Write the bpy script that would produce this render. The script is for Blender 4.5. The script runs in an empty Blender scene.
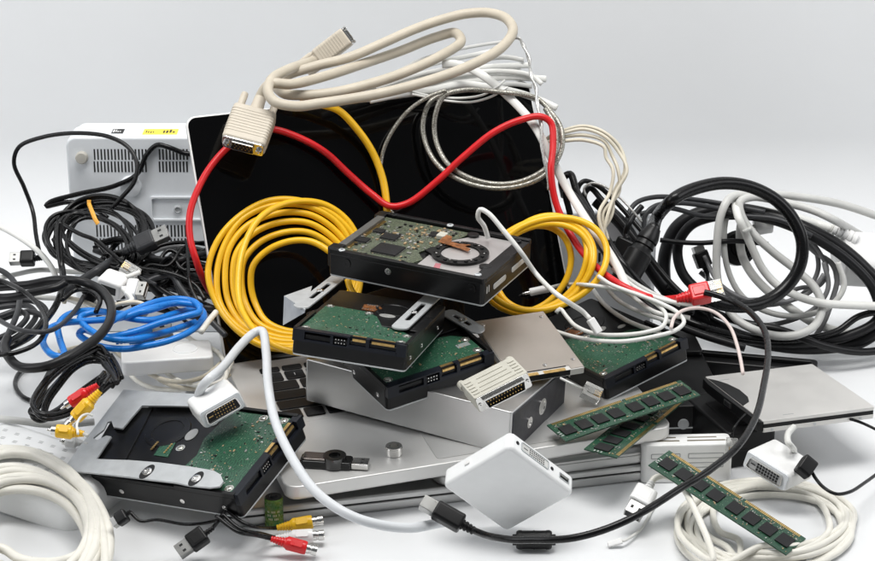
import bpy, math, random
import numpy as np
from mathutils import Matrix, Vector
from mathutils.bvhtree import BVHTree

random.seed(7)
U = 0.0011                      # one working unit (about a millimetre) in metres
sc = bpy.context.scene
col = sc.collection

# ------------------------------------------------------------------ camera
D0, F0, PITCH = 1650., 2050., math.radians(21)
T0 = np.array([0, 0, 130.])
FW = np.array([0, math.cos(PITCH), -math.sin(PITCH)]); RT = np.array([1., 0, 0]); UP = np.cross(RT, FW)
CAM = T0 - FW * D0
cd = bpy.data.cameras.new('camera'); cam = bpy.data.objects.new('camera', cd); col.objects.link(cam)
cam.location = Vector(CAM * U); cam.rotation_euler = (math.pi / 2 - PITCH, 0, 0)
cd.sensor_width = 36; cd.sensor_fit = 'HORIZONTAL'; cd.lens = F0 / 875 * 36
cd.clip_start = 0.05; cd.clip_end = 50
cd.dof.use_dof = False
sc.camera = cam

# ------------------------------------------------------------------ light
w = bpy.data.worlds.new('World'); sc.world = w; w.use_nodes = True
w.node_tree.nodes['Background'].inputs[0].default_value = (0.93, 0.965, 1.0, 1)
w.node_tree.nodes['Background'].inputs[1].default_value = 0.12
def area(name, loc, target, sx, sy, power, colr=(1, 1, 1)):
    l = bpy.data.lights.new(name, 'AREA'); l.shape = 'RECTANGLE'; l.size = sx; l.size_y = sy; l.energy = power; l.color = colr
    o = bpy.data.objects.new(name, l); col.objects.link(o); o.location = loc
    o.rotation_euler = (Vector(target) - Vector(loc)).to_track_quat('-Z', 'Y').to_euler(); return o
area('overhead_softbox', (-0.05, -0.25, 1.95), (0.0, 0.62, 0.3), 1.4, 0.75, 42, (1.0, 0.99, 0.97))
area('side_softbox', (-1.35, -0.45, 0.95), (0.1, 0.25, 0.22), 0.7, 0.9, 8.5, (0.97, 0.98, 1.0))
area('side_softbox', (1.4, -0.35, 0.9), (-0.1, 0.25, 0.22), 0.7, 0.9, 7.0, (0.97, 0.98, 1.0))
sc.view_settings.view_transform = 'Standard'; sc.view_settings.look = 'None'
sc.view_settings.exposure = 0; sc.view_settings.gamma = 1
sc.cycles.max_bounces = 8; sc.cycles.use_denoising = True

# ------------------------------------------------------------------ projection helpers (working units)
def unp(px, py, d=0.):
    z = D0 + d
    return CAM + FW * z + RT * ((px - 437.5) / F0 * z) - UP * ((py - 280.5) / F0 * z)
def onplane(px, py, axis, val):
    p = unp(px, py); v = p - CAM
    return CAM + v * ((val - CAM[axis]) / v[axis])
def depth(P): return float((np.asarray(P) - CAM) @ FW - D0)
def proj(P):
    v = np.asarray(P, float) - CAM; z = v @ FW
    return 437.5 + F0 * (v @ RT) / z, 280.5 - F0 * (v @ UP) / z
def eul(a, b, c):
    return np.array((Matrix.Rotation(c, 3, 'Z') @ Matrix.Rotation(b, 3, 'Y') @ Matrix.Rotation(a, 3, 'X')))

# ------------------------------------------------------------------ materials
MATS = {}
def mat(name, c, rough=0.5, metal=0.0, var=0.12, scale=60, bump=0.0, bscale=900, coat=0.0, c2=None, trans=0.0, spec=0.5, rvar=0.12, sheen=0, ior=1.45):
    if name in MATS: return MATS[name]
    m = bpy.data.materials.new(name); m.use_nodes = True; nt = m.node_tree; N = nt.nodes; L = nt.links
    b = N['Principled BSDF']; tc = N.new('ShaderNodeTexCoord')
    n = N.new('ShaderNodeTexNoise'); n.inputs['Scale'].default_value = scale; n.inputs['Detail'].default_value = 6; L.new(tc.outputs['Object'], n.inputs['Vector'])
    r = N.new('ShaderNodeValToRGB'); L.new(n.outputs['Fac'], r.inputs[0])
    c2 = c2 or tuple(x * (1 - var * 1.6) for x in c)
    r.color_ramp.elements[0].position = 0.32; r.color_ramp.elements[1].position = 0.68
    r.color_ramp.elements[0].color = (*c2, 1); r.color_ramp.elements[1].color = (*c, 1)
    L.new(r.outputs[0], b.inputs['Base Color'])
    n2 = N.new('ShaderNodeTexNoise'); n2.inputs['Scale'].default_value = scale * 2.7; n2.inputs['Detail'].default_value = 8; L.new(tc.outputs['Object'], n2.inputs['Vector'])
    mr = N.new('ShaderNodeMapRange'); mr.inputs[3].default_value = max(0.02, rough - rvar); mr.inputs[4].default_value = min(1, rough + rvar)
    L.new(n2.outputs['Fac'], mr.inputs[0]); L.new(mr.outputs[0], b.inputs['Roughness'])
    b.inputs['Metallic'].default_value = metal; b.inputs['Coat Weight'].default_value = coat
    b.inputs['Transmission Weight'].default_value = trans; b.inputs['Specular IOR Level'].default_value = spec; b.inputs['IOR'].default_value = ior
    if bump:
        n3 = N.new('ShaderNodeTexNoise'); n3.inputs['Scale'].default_value = bscale; n3.inputs['Detail'].default_value = 3; L.new(tc.outputs['Object'], n3.inputs['Vector'])
        bp = N.new('ShaderNodeBump'); bp.inputs['Strength'].default_value = bump; bp.inputs['Distance'].default_value = 0.0003
        L.new(n3.outputs['Fac'], bp.inputs['Height']); L.new(bp.outputs[0], b.inputs['Normal'])
    MATS[name] = m; return m
def brushed(name, c, rough=0.32, stretch=(4, 900, 4), metal=1.0, bump=0.12, var=0.12):
    m = mat(name, c, rough, metal, var=var, scale=9); nt = m.node_tree; N = nt.nodes; L = nt.links
    tc = N.new('ShaderNodeTexCoord'); mp = N.new('ShaderNodeMapping'); mp.inputs['Scale'].default_value = stretch
    L.new(tc.outputs['Object'], mp.inputs[0]); n = N.new('ShaderNodeTexNoise'); n.inputs['Scale'].default_value = 3; n.inputs['Detail'].default_value = 4
    L.new(mp.outputs[0], n.inputs[0]); bp = N.new('ShaderNodeBump'); bp.inputs['Strength'].default_value = bump; bp.inputs['Distance'].default_value = 0.0002
    L.new(n.outputs[0], bp.inputs['Height']); L.new(bp.outputs[0], N['Principled BSDF'].inputs['Normal']); return m
def pcb_mat(name, c, ct, scale=1.0):
    m = mat(name, c, 0.42, 0, var=0.2, scale=35, coat=0.25); nt = m.node_tree; N = nt.nodes; L = nt.links
    b = N['Principled BSDF']; src = b.inputs['Base Color'].links[0].from_socket
    tc = N.new('ShaderNodeTexCoord'); 
    br = N.new('ShaderNodeTexBrick'); br.inputs['Scale'].default_value = 95 * scale; br.inputs['Mortar Size'].default_value = 0.05; br.offset = 0.37; br.squash = 1.7; br.squash_frequency = 3
    br.inputs['Color1'].default_value = (0, 0, 0, 1); br.inputs['Color2'].default_value = (0.25, 0.25, 0.25, 1); br.inputs['Mortar'].default_value = (1, 1, 1, 1)
    n = N.new('ShaderNodeTexNoise'); n.inputs['Scale'].default_value = 60; L.new(tc.outputs['Object'], n.inputs[0])
    mx = N.new('ShaderNodeMixRGB'); mx.inputs[0].default_value = 0.012; L.new(tc.outputs['Object'], mx.inputs[1]); L.new(n.outputs['Color'], mx.inputs[2]); L.new(mx.outputs[0], br.inputs['Vector'])
    vo = N.new('ShaderNodeTexVoronoi'); vo.inputs['Scale'].default_value = 420 * scale; L.new(tc.outputs['Object'], vo.inputs['Vector'])
    lt = N.new('ShaderNodeMath'); lt.operation = 'LESS_THAN'; lt.inputs[1].default_value = 0.16; L.new(vo.outputs['Distance'], lt.inputs[0])
    gm = N.new('ShaderNodeMath'); gm.operation = 'GREATER_THAN'; gm.inputs[1].default_value = 0.5
    n4 = N.new('ShaderNodeTexNoise'); n4.inputs['Scale'].default_value = 45; L.new(tc.outputs['Object'], n4.inputs[0]); L.new(n4.outputs['Fac'], gm.inputs[0])
    ml = N.new('ShaderNodeMath'); ml.operation = 'MULTIPLY'; L.new(lt.outputs[0], ml.inputs[0]); L.new(gm.outputs[0], ml.inputs[1])
    sm = N.new('ShaderNodeMath'); sm.operation = 'MULTIPLY'; sm.inputs[1].default_value = 0.55; L.new(br.outputs['Color'], sm.inputs[0])
    mx1 = N.new('ShaderNodeMixRGB'); L.new(sm.outputs[0], mx1.inputs[0]); L.new(src, mx1.inputs[1]); mx1.inputs[2].default_value = (*ct, 1)
    mx2 = N.new('ShaderNodeMixRGB'); L.new(ml.outputs[0], mx2.inputs[0]); L.new(mx1.outputs[0], mx2.inputs[1]); mx2.inputs[2].default_value = (0.35, 0.42, 0.30, 1)
    L.new(mx2.outputs[0], b.inputs['Base Color']); return m

black_pl = mat('black_plastic', (0.006, 0.006, 0.0065), 0.36, bump=0.05, spec=0.3, rvar=0.06, scale=25)
black_cable = mat('black_cable_rubber', (0.005, 0.005, 0.0055), 0.27, bump=0.0, rvar=0.04, spec=0.34)
black_soft = mat('black_matte_rubber', (0.009, 0.009, 0.010), 0.38, bump=0.0, spec=0.32, rvar=0.05)
grey_cable = mat('dark_grey_cable_rubber', (0.034, 0.035, 0.038), 0.38, bump=0.0, spec=0.35, rvar=0.05)
mgrey_cable = mat('mid_grey_cable_rubber', (0.20, 0.20, 0.205), 0.42, bump=0.1)
white_cable = mat('white_cable_rubber', (0.72, 0.72, 0.69), 0.38, var=0.05, bump=0.06)
offwhite_cable = mat('off_white_cable_rubber', (0.77, 0.75, 0.68), 0.32, var=0.06, bump=0.05)
lgrey_cable = mat('light_grey_cable_rubber', (0.56, 0.56, 0.54), 0.42, var=0.08, bump=0.08)
cream_cable = mat('cream_cable_rubber', (0.62, 0.57, 0.46), 0.42, var=0.08, bump=0.08)
beige_cable = mat('beige_cable_rubber', (0.52, 0.465, 0.375), 0.46, var=0.07, bump=0.1)
beige_pl = mat('beige_plastic', (0.54, 0.485, 0.40), 0.48, var=0.05, bump=0.2)
ivory_pl = mat('ivory_plastic', (0.50, 0.485, 0.42), 0.5, var=0.05, bump=0.2)
yellow_cable = mat('yellow_cable_rubber', (0.84, 0.475, 0.012), 0.36, var=0.06, bump=0.08)
red_cable = mat('red_cable_rubber', (0.62, 0.012, 0.016), 0.34, var=0.08, bump=0.08)
red_pl = mat('red_plastic', (0.66, 0.018, 0.022), 0.3, var=0.05)
blue_cable = mat('blue_cable_rubber', (0.008, 0.19, 0.62), 0.30, var=0.08, bump=0.08)
pink_cable = mat('pinkish_white_cable', (0.68, 0.58, 0.55), 0.4, var=0.05)
white_pl = mat('white_plastic', (0.80, 0.80, 0.79), 0.34, var=0.03, bump=0.06, bscale=1500)
white_gl = mat('glossy_white_plastic', (0.83, 0.84, 0.84), 0.2, var=0.02, rvar=0.05)
greywhite_pl = mat('cool_white_plastic', (0.72, 0.745, 0.77), 0.45, var=0.03, bump=0.08)
alu = brushed('satin_aluminium', (0.72, 0.715, 0.70), 0.46, (3, 3, 3), bump=0.02, var=0.05, metal=0.65)
alu_dk = brushed('worn_grey_aluminium', (0.58, 0.58, 0.575), 0.42, (3, 3, 3), bump=0.03)
alu_br = brushed('brushed_aluminium', (0.60, 0.60, 0.595), 0.34, (2, 2, 700), bump=0.16)
steel = brushed('brushed_steel_plate', (0.70, 0.685, 0.66), 0.46, (2, 500, 2), bump=0.06, metal=0.7, var=0.04)
tan_steel = brushed('bronze_tinted_steel_plate', (0.53, 0.485, 0.44), 0.46, (2, 400, 2), bump=0.05)
zinc = mat('zinc_plated_steel', (0.56, 0.58, 0.59), 0.48, 0.45, var=0.08, scale=90, rvar=0.12)
chrome = mat('chrome', (0.76, 0.75, 0.73), 0.22, 1.0, var=0.08, scale=200, rvar=0.06)
gold = mat('gold_contacts', (0.78, 0.52, 0.20), 0.32, 1.0, var=0.2, scale=300)
copper = mat('copper_flex', (0.52, 0.20, 0.07), 0.35, 0.6, var=0.4, scale=260)
case_blk = mat('black_painted_casting', (0.0045, 0.0045, 0.005), 0.30, 0.0, bump=0.06, bscale=500, spec=0.35, rvar=0.07, scale=25)
navy_pl = mat('blue_black_connector_plastic', (0.006, 0.008, 0.014), 0.34, spec=0.35)
ic_blk = mat('chip_package', (0.010, 0.010, 0.011), 0.42, scale=250, spec=0.35)
glass_blk = mat('black_screen_glass', (0.0012, 0.0012, 0.0014), 0.07, var=0.0, rvar=0.05, spec=0.35, scale=12)
smd_tan = mat('tan_ceramic', (0.42, 0.30, 0.17), 0.4)
smd_grey = mat('grey_ceramic', (0.30, 0.30, 0.28), 0.4)
solder = mat('solder', (0.60, 0.60, 0.56), 0.25, 0.9, var=0.1, scale=400)
pcb_g = pcb_mat('green_circuit_board', (0.011, 0.062, 0.033), (0.040, 0.14, 0.078))
pcb_o = pcb_mat('olive_circuit_board', (0.042, 0.055, 0.034), (0.17, 0.19, 0.12))
pcb_r = pcb_mat('memory_circuit_board', (0.006, 0.046, 0.023), (0.018, 0.095, 0.048), 1.4)
shell_st = mat('plug_shell_steel', (0.36, 0.36, 0.35), 0.32, 0.9, var=0.05, scale=60)
foam = mat('dark_translucent_foil', (0.030, 0.033, 0.036), 0.22, scale=90, var=0.4)
platter = mat('silver_drive_cover', (0.60, 0.57, 0.56), 0.38, 0.7, var=0.02, scale=5, rvar=0.03)
clear_pl = mat('clear_plastic', (0.80, 0.80, 0.78), 0.12, trans=0.75, var=0.05, scale=300)
key_m = mat('key_plastic', (0.005, 0.005, 0.0055), 0.42, bump=0.1, spec=0.3)
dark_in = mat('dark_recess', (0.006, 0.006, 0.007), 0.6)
orange_b = mat('orange_band', (0.85, 0.42, 0.06), 0.45)
yel_sticker = mat('yellow_sticker', (0.86, 0.68, 0.05), 0.4, var=0.04)
ink = mat('black_print', (0.01, 0.01, 0.01), 0.5)
green_wrap = mat('green_battery_wrap', (0.02, 0.13, 0.035), 0.28, var=0.7, scale=160, c2=(0.16, 0.20, 0.02))
vent_grey = mat('grey_print', (0.34, 0.35, 0.35), 0.5)
silver_clear = mat('silver_clear_cable', (0.62, 0.62, 0.60), 0.25, 0.35, var=0.3, scale=700)
def braid_mat():
    m = mat('braided_silver_cable', (0.42, 0.41, 0.36), 0.32, 0.55, var=0.1, scale=200, coat=0.4); nt = m.node_tree; N = nt.nodes; L = nt.links
    b = N['Principled BSDF']; tc = N.new('ShaderNodeTexCoord')
    vo = N.new('ShaderNodeTexVoronoi'); vo.inputs['Scale'].default_value = 900; L.new(tc.outputs['Object'], vo.inputs['Vector'])
    r = N.new('ShaderNodeValToRGB'); r.color_ramp.elements[0].color = (0.62, 0.61, 0.55, 1); r.color_ramp.elements[1].color = (0.20, 0.19, 0.16, 1); r.color_ramp.elements[1].position = 0.6
    L.new(vo.outputs['Distance'], r.inputs[0]); L.new(r.outputs[0], b.inputs['Base Color'])
    bp = N.new('ShaderNodeBump'); bp.inputs['Strength'].default_value = 0.5; bp.inputs['Distance'].default_value = 0.0005; L.new(vo.outputs['Distance'], bp.inputs['Height']); L.new(bp.outputs[0], b.inputs['Normal'])
    return m
braid = braid_mat()

# ------------------------------------------------------------------ mesh builder
def rrect(x0, y0, x1, y1, r, n=4):
    o = []
    for cx, cy, a in ((x1 - r, y1 - r, 0), (x0 + r, y1 - r, 90), (x0 + r, y0 + r, 180), (x1 - r, y0 + r, 270)):
        for i in range(n + 1):
            t = math.radians(a + 90 * i / n); o.append((cx + r * math.cos(t), cy + r * math.sin(t)))
    return o
def circ(cx, cy, r, n=24, ry=None): return [(cx + r * math.cos(2 * math.pi * i / n), cy + (ry or r) * math.sin(2 * math.pi * i / n)) for i in range(n)]
def area2(o): return sum(o[i][0] * o[(i + 1) % len(o)][1] - o[(i + 1) % len(o)][0] * o[i][1] for i in range(len(o)))
def inset(o, d):
    n = len(o); res = []
    for i in range(n):
        p0 = np.array(o[i - 1]); p = np.array(o[i]); p1 = np.array(o[(i + 1) % n])
        a = p - p0; b = p1 - p; a = a / (np.linalg.norm(a) + 1e-12); b = b / (np.linalg.norm(b) + 1e-12)
        na = np.array([-a[1], a[0]]); nb = np.array([-b[1], b[0]]); m = na + nb; k = m @ m
        m = m * (2 / k) if k > 0.3 else m
        res.append(tuple(p + m * d))
    return res
class MB:
    def __init__(s): s.v = []; s.f = []; s.m = []
    def add(s, v, f, mi=0):
        k = len(s.v); s.v += [tuple(map(float, p)) for p in v]; s.f += [tuple(i + k for i in q) for q in f]; s.m += [mi] * len(f)
    def mark(s): return len(s.v)
    def xf(s, k, R, t=(0, 0, 0)):
        for i in range(k, len(s.v)): s.v[i] = tuple(np.asarray(R) @ np.array(s.v[i]) + np.asarray(t))
        return s
    def box(s, x0, y0, z0, x1, y1, z1, mi=0):
        s.add([(x0, y0, z0), (x1, y0, z0), (x1, y1, z0), (x0, y1, z0), (x0, y0, z1), (x1, y0, z1), (x1, y1, z1), (x0, y1, z1)],
              [(3, 2, 1, 0), (4, 5, 6, 7), (0, 1, 5, 4), (1, 2, 6, 5), (2, 3, 7, 6), (3, 0, 4, 7)], mi); return s
    def rp(s, o, z0, z1, ch=0, mi=0, chb=None, caps=(1, 1)):
        o = list(o) if area2(o) > 0 else list(o)[::-1]
        n = len(o); chb = ch if chb is None else chb; rings = []
        if chb: rings += [(inset(o, chb * (1 - math.sin(t))), z0 + chb * (1 - math.cos(t))) for t in (0, math.pi / 6, math.pi / 3)]
        rings.append((o, z0 + chb)); rings.append((o, z1 - ch))
        if ch: rings += [(inset(o, ch * (1 - math.sin(t))), z1 - ch * (1 - math.cos(t))) for t in (math.pi / 3, math.pi / 6, 0)]
        v = [(x, y, z) for r, z in rings for x, y in r]; f = []
        for k in range(len(rings) - 1):
            for i in range(n):
                j = (i + 1) % n; f.append((k * n + i, k * n + j, (k + 1) * n + j, (k + 1) * n + i))
        if caps[0]: f.append(tuple(range(n))[::-1])
        if caps[1]: f.append(tuple(range((len(rings) - 1) * n, len(rings) * n)))
        s.add(v, f, mi); return s
    def ring(s, o, inn, z0, z1, mi=0):   # plate with a hole; same vertex count
        n = len(o); v = [(x, y, z0) for x, y in o] + [(x, y, z0) for x, y in inn] + [(x, y, z1) for x, y in o] + [(x, y, z1) for x, y in inn]; f = []
        for i in range(n):
            j = (i + 1) % n
            f += [(i, j, 2 * n + j, 2 * n + i), (n + j, n + i, 3 * n + i, 3 * n + j), (2 * n + i, 2 * n + j, 3 * n + j, 3 * n + i), (j, i, n + i, n + j)]
        s.add(v, f, mi); return s
    def lathe(s, prof, n=24, mi=0, org=(0, 0, 0), ax='z', cap=True):
        v = []; f = []
        for r, z in prof:
            for i in range(n):
                t = 2 * math.pi * i / n; a, b = r * math.cos(t), r * math.sin(t)
                v.append({'z': (a, b, z), 'x': (z, a, b), 'y': (b, z, a)}[ax])
        v = [(p[0] + org[0], p[1] + org[1], p[2] + org[2]) for p in v]
        for k in range(len(prof) - 1):
            for i in range(n): j = (i + 1) % n; f.append((k * n + i, k * n + j, (k + 1) * n + j, (k + 1) * n + i))
        if cap: f += [tuple(range(n))[::-1], tuple(range((len(prof) - 1) * n, len(prof) * n))]
        s.add(v, f, mi); return s
    def tube(s, pts, r, n=10, mi=0, flat=None):
        v, f = tube_arrays(np.array(pts, float), r, n, flat); s.add(v, f, mi); return s
    def build(s, name, mats, parent=None, wn=True, ang=38, origin=None):
        if not isinstance(mats, (list, tuple)): mats = [mats]
        me = bpy.data.meshes.new(name); V = np.array(s.v, float); org = np.zeros(3)
        if parent is None:
            org = np.array([V[:, 0].mean(), V[:, 1].mean(), V[:, 2].min()]) if origin is None else np.array(origin, float)
        me.from_pydata([tuple(x) for x in (V - org) * U], [], s.f)
        for m in mats: me.materials.append(m)
        me.polygons.foreach_set('material_index', s.m); me.shade_smooth(); me.set_sharp_from_angle(angle=math.radians(ang))
        o = bpy.data.objects.new(name, me); col.objects.link(o); o.location = Vector(org * U)
        if parent: o.parent = parent
        if wn: md = o.modifiers.new('normals', 'WEIGHTED_NORMAL'); md.keep_sharp = True
        return o
def tube_arrays(P, r, n=10, flat=None):
    m = len(P); Tn = np.gradient(P, axis=0); Tn /= np.linalg.norm(Tn, axis=1)[:, None] + 1e-12
    r = np.full(m, r) if np.isscalar(r) else np.asarray(r)
    if flat:
        a = np.cross(Tn, np.tile(FW, (m, 1))); a /= np.linalg.norm(a, axis=1)[:, None] + 1e-9; b = np.cross(Tn, a); A, B = a, b
    else:
        u = np.cross(Tn[0], (0.2, 0.3, 1)); u /= np.linalg.norm(u); A = np.zeros_like(P); A[0] = u
        for i in range(1, m):
            u = u - Tn[i] * (u @ Tn[i]); u /= np.linalg.norm(u) + 1e-12; A[i] = u
        B = np.cross(Tn, A)
    th = np.arange(n) * 2 * math.pi / n; fl = flat or 1
    V = P[:, None, :] + r[:, None, None] * (A[:, None, :] * np.cos(th)[None, :, None] + B[:, None, :] * np.sin(th)[None, :, None] * fl)
    V = V.reshape(-1, 3); f = []
    for k in range(m - 1):
        for i in range(n): j = (i + 1) % n; f.append((k * n + i, k * n + j, (k + 1) * n + j, (k + 1) * n + i))
    f += [tuple(range(n))[::-1], tuple(range((m - 1) * n, m * n))]
    return V, f
def tag(o, label=None, cat=None, group=None, kind=None):
    for k, v in (('label', label), ('category', cat), ('group', group), ('kind', kind)):
        if v: o[k] = v
    return o
def empty(name, label, cat, t=(0, 0, 0), R=None, s=1.0, group=None):
    o = bpy.data.objects.new(name, None); col.objects.link(o); o.empty_display_size = 0.01
    M = Matrix(np.array(R if R is not None else np.eye(3)).tolist()).to_4x4() @ Matrix.Scale(s, 4)
    o.matrix_world = Matrix.Translation(Vector(np.asarray(t, float) * U)) @ M
    tag(o, label, cat, group); return o
class Pose:
    def __init__(s, R, t, sc_): s.R, s.t, s.s = R, np.asarray(t, float), sc_
    def loc(s, px, py, z):      # point of the local plane z seen through a pixel
        p0 = s.R.T @ (CAM - s.t) / s.s; p1 = s.R.T @ (unp(px, py) - s.t) / s.s; v = p1 - p0
        q = p0 + v * ((z - p0[2]) / v[2]); return (q[0], q[1])
    def wor(s, p): return s.R @ (np.array(p, float) * s.s) + s.t
def posed(key, dims, zmin):
    a, b, c, x, y, z = POSE[key]; R = eul(*[math.radians(k) for k in (a, b, c)]); t = np.array([x, y, z])
    zl = min((R @ np.array([i * dims[0], j * dims[1], k * dims[2]]) + t)[2] for i in (0, 1) for j in (0, 1) for k in (0, 1))
    s = (CAM[2] - zmin) / (CAM[2] - zl)
    return Pose(R, CAM + s * (t - CAM), s)
POSE = {'A': [1.74, 1.73, -25.53, -94.48, 114.55, 90.81], 'B': [-7.29, 3.73, -13.83, -126.04, 81.4, 30.59], 'C': [6.3, -5.78, 29.48, -40.55, -22.14, 23.23],
 'D': [16.73, -6.34, -29.86, -276.49, -47.97, -38.74], 'E': [-2.01, -10.12, 34.69, 158.64, 202.4, -69.0], 'SSD': [9.78, -0.99, 19.4, 65.71, 124.97, -17.29],
 'DB': [-0.57, -20.47, 18.98, 38.05, 93.15, -31.07], 'SB': [0.14, 2.69, -27.48, -102.12, -103.46, 71.22], 'OD': [-1.9, 1.74, 19.54, 320.74, 302.14, -148.12],
 'R1': [4.11, -5.68, 28.14, 104.91, -24.01, -2.42], 'R2': [0.86, -0.41, 58.68, 144.9, -46.73, -6.5], 'R3': [3.31, 16.69, -38.22, 168.56, -62.21, -5.18],
 'WA': [-58.15, 42.3, 17.69, 63.73, 99.19, -65.37], 'LAP': [2.7, -1.4, 17.3, -117, -114, -12]}

# ================================================================== SETTING
WALLY = 395.
def sweep():
    m = MB(); prof = []
    for y in np.linspace(-1700, WALLY - 130, 40): prof.append((y, 0))
    for a in np.linspace(0, 90, 20)[1:]: prof.append((WALLY - 130 + 130 * math.sin(math.radians(a)), 130 - 130 * math.cos(math.radians(a))))
    prof.append((WALLY, 1400))
    X = np.linspace(-1600, 1600, 3); v = [(x, y, z) for y, z in prof for x in X]; f = []
    for k in range(len(prof) - 1):
        for i in range(len(X) - 1): a = k * len(X) + i; f.append((a, a + 1, a + len(X) + 1, a + len(X)))
    m.add(v, f); return m
paper = mat('white_table_paper', (0.70, 0.71, 0.72), 0.6, var=0.012, scale=5, bump=0.12, bscale=260)
tag(sweep().build('ground', paper, None, wn=False, ang=180, origin=(0, 0, 0)), 'seamless white paper table surface curving up behind the pile', 'backdrop', kind='structure')

# ================================================================== LAPTOPS
P = posed('LAP', (325, 227, 1), 25)
LAP = P
lap = empty('laptop', 'open silver laptop with black glossy screen behind the pile of drives', 'laptop', P.t, P.R, P.s)
m = MB(); m.rp(rrect(0, 0, 325, 227, 11, 6), 0, 13, 1.2, 0, 4); m.build('base', alu, lap)
m = MB(); m.rp(rrect(125, 8, 230, 84, 3), 13.2, 13.5, 0.1); m.build('trackpad', mat('trackpad_glass', (0.56, 0.56, 0.55), 0.42, 0.6, var=0.02, scale=8, rvar=0.02), lap)
m = MB(); m.box(22, 103, 12.6, 303, 212, 13.06); m.build('keyboard_well', alu, lap)
def glyph(ch, size):
    cu = bpy.data.curves.new('glyph', 'FONT'); cu.body = ch; cu.size = size; cu.align_x = 'CENTER'; cu.align_y = 'CENTER'; cu.resolution_u = 2
    ob = bpy.data.objects.new('glyph', cu); me = ob.to_mesh(); vs = [tuple(v.co) for v in me.vertices]; fs = [tuple(p.vertices) for p in me.polygons]
    ob.to_mesh_clear(); bpy.data.objects.remove(ob); bpy.data.curves.remove(cu); return vs, fs
KEYS = ['', '`1234567890-=', '-QWERTYUIOP[]', '-ASDFGHJKL;\'', '-ZXCVBNM,./', '']
key_print = mat('key_print', (0.42, 0.42, 0.42), 0.5)
rows = [[1] * 14, [1] * 13 + [1.4], [1.5] + [1] * 12 + [1], [1.7] + [1] * 11 + [1.9], [2.2] + [1] * 10 + [2.3], [1, 1, 1, 1.25, 5.2, 1.25, 1, 1, 1, 1]]
y = 209
for ri, rw in enumerate(rows):
    h = 11 if ri == 0 else 17.6; tot = sum(rw); x = 24.0; ux = (301 - 24) / tot
    for ki, k in enumerate(rw):
        m = MB(); m.rp(rrect(x + 1.3, y - h + 1.3, x + k * ux - 1.3, y - 1.3, 1.8, 3), 13.1, 14.6, 0.5)
        ch = KEYS[ri][ki] if ki < len(KEYS[ri]) and k == 1 else ''
        if ch:
            vs, fs = glyph(ch, 6.5); m.add([(x + k * ux / 2 + v[0], y - h / 2 + v[1], 14.62) for v in vs], fs, 1)
        m.build('key', [key_m, key_print] if ch else key_m, lap, wn=not ch); x += k * ux
    y -= h + 0.2
lh = 227.; aa = math.radians(55.45)
Rl = np.array(Matrix.Rotation(aa, 3, 'X')); hinge = np.array([0, 227, 12.])
lid = bpy.data.objects.new('lid', None)
m = MB(); k = m.mark(); m.rp(rrect(0, 0, 325, 227, 9, 6), -6.5, -0.3, 0.8, 0, 2); m.xf(k, Rl, hinge); lidm = m.build('lid', alu, lap)
m = MB(); k = m.mark(); m.rp(rrect(1.6, 1.6, 323.4, 225.4, 8, 6), -0.4, 0.35, 0.3); m.xf(k, Rl, hinge); m.build('screen', glass_blk, lidm)
m = MB(); m.lathe([(5.5, 40), (5.5, 285)], 16, 0, (0, 228, 10), 'x'); m.build('hinge', black_pl, lap)

# two closed laptops under it (real stack)
def closed_laptop(tl, label, matl, x0, y0, w_, d_, z0, h_, yaw, r=12, ch=3.5, top=None):
    R = eul(0, 0, math.radians(yaw)); e = empty('closed_laptop', label, 'laptop', (x0, y0, z0), R)
    m = MB(); m.rp(rrect(0, 0, w_, d_, r, 6), 0, h_ * 0.56, 0.8, 0, 3); m.build('base', matl, e)
    m = MB(); m.rp(rrect(0.4, 0.4, w_ - .4, d_ - .4, r, 6), h_ * 0.56 + 1.0, h_, ch, 0, 0.6); m.build('lid', top or matl, e)
    m = MB(); m.rp(rrect(3, 3, w_ - 3, d_ - 3, r, 6), h_ * 0.5, h_ * 0.62); m.build('gasket', black_pl, e)
    return e
closed_laptop(0, 'closed silver laptop flat on the table at the bottom of the stack', alu_dk, -158, -181, 343, 235, 0.1, 14.5, 14.2, 10, 2)
closed_laptop(0, 'thick rounded grey laptop wedged between two silver laptops', mat('grey_satin_metal', (0.42, 0.42, 0.415), 0.34, 0.8, var=0.05, scale=6), 0, -146, 182, 200, 15.2, 15, 16.0, 20, 7)

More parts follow.
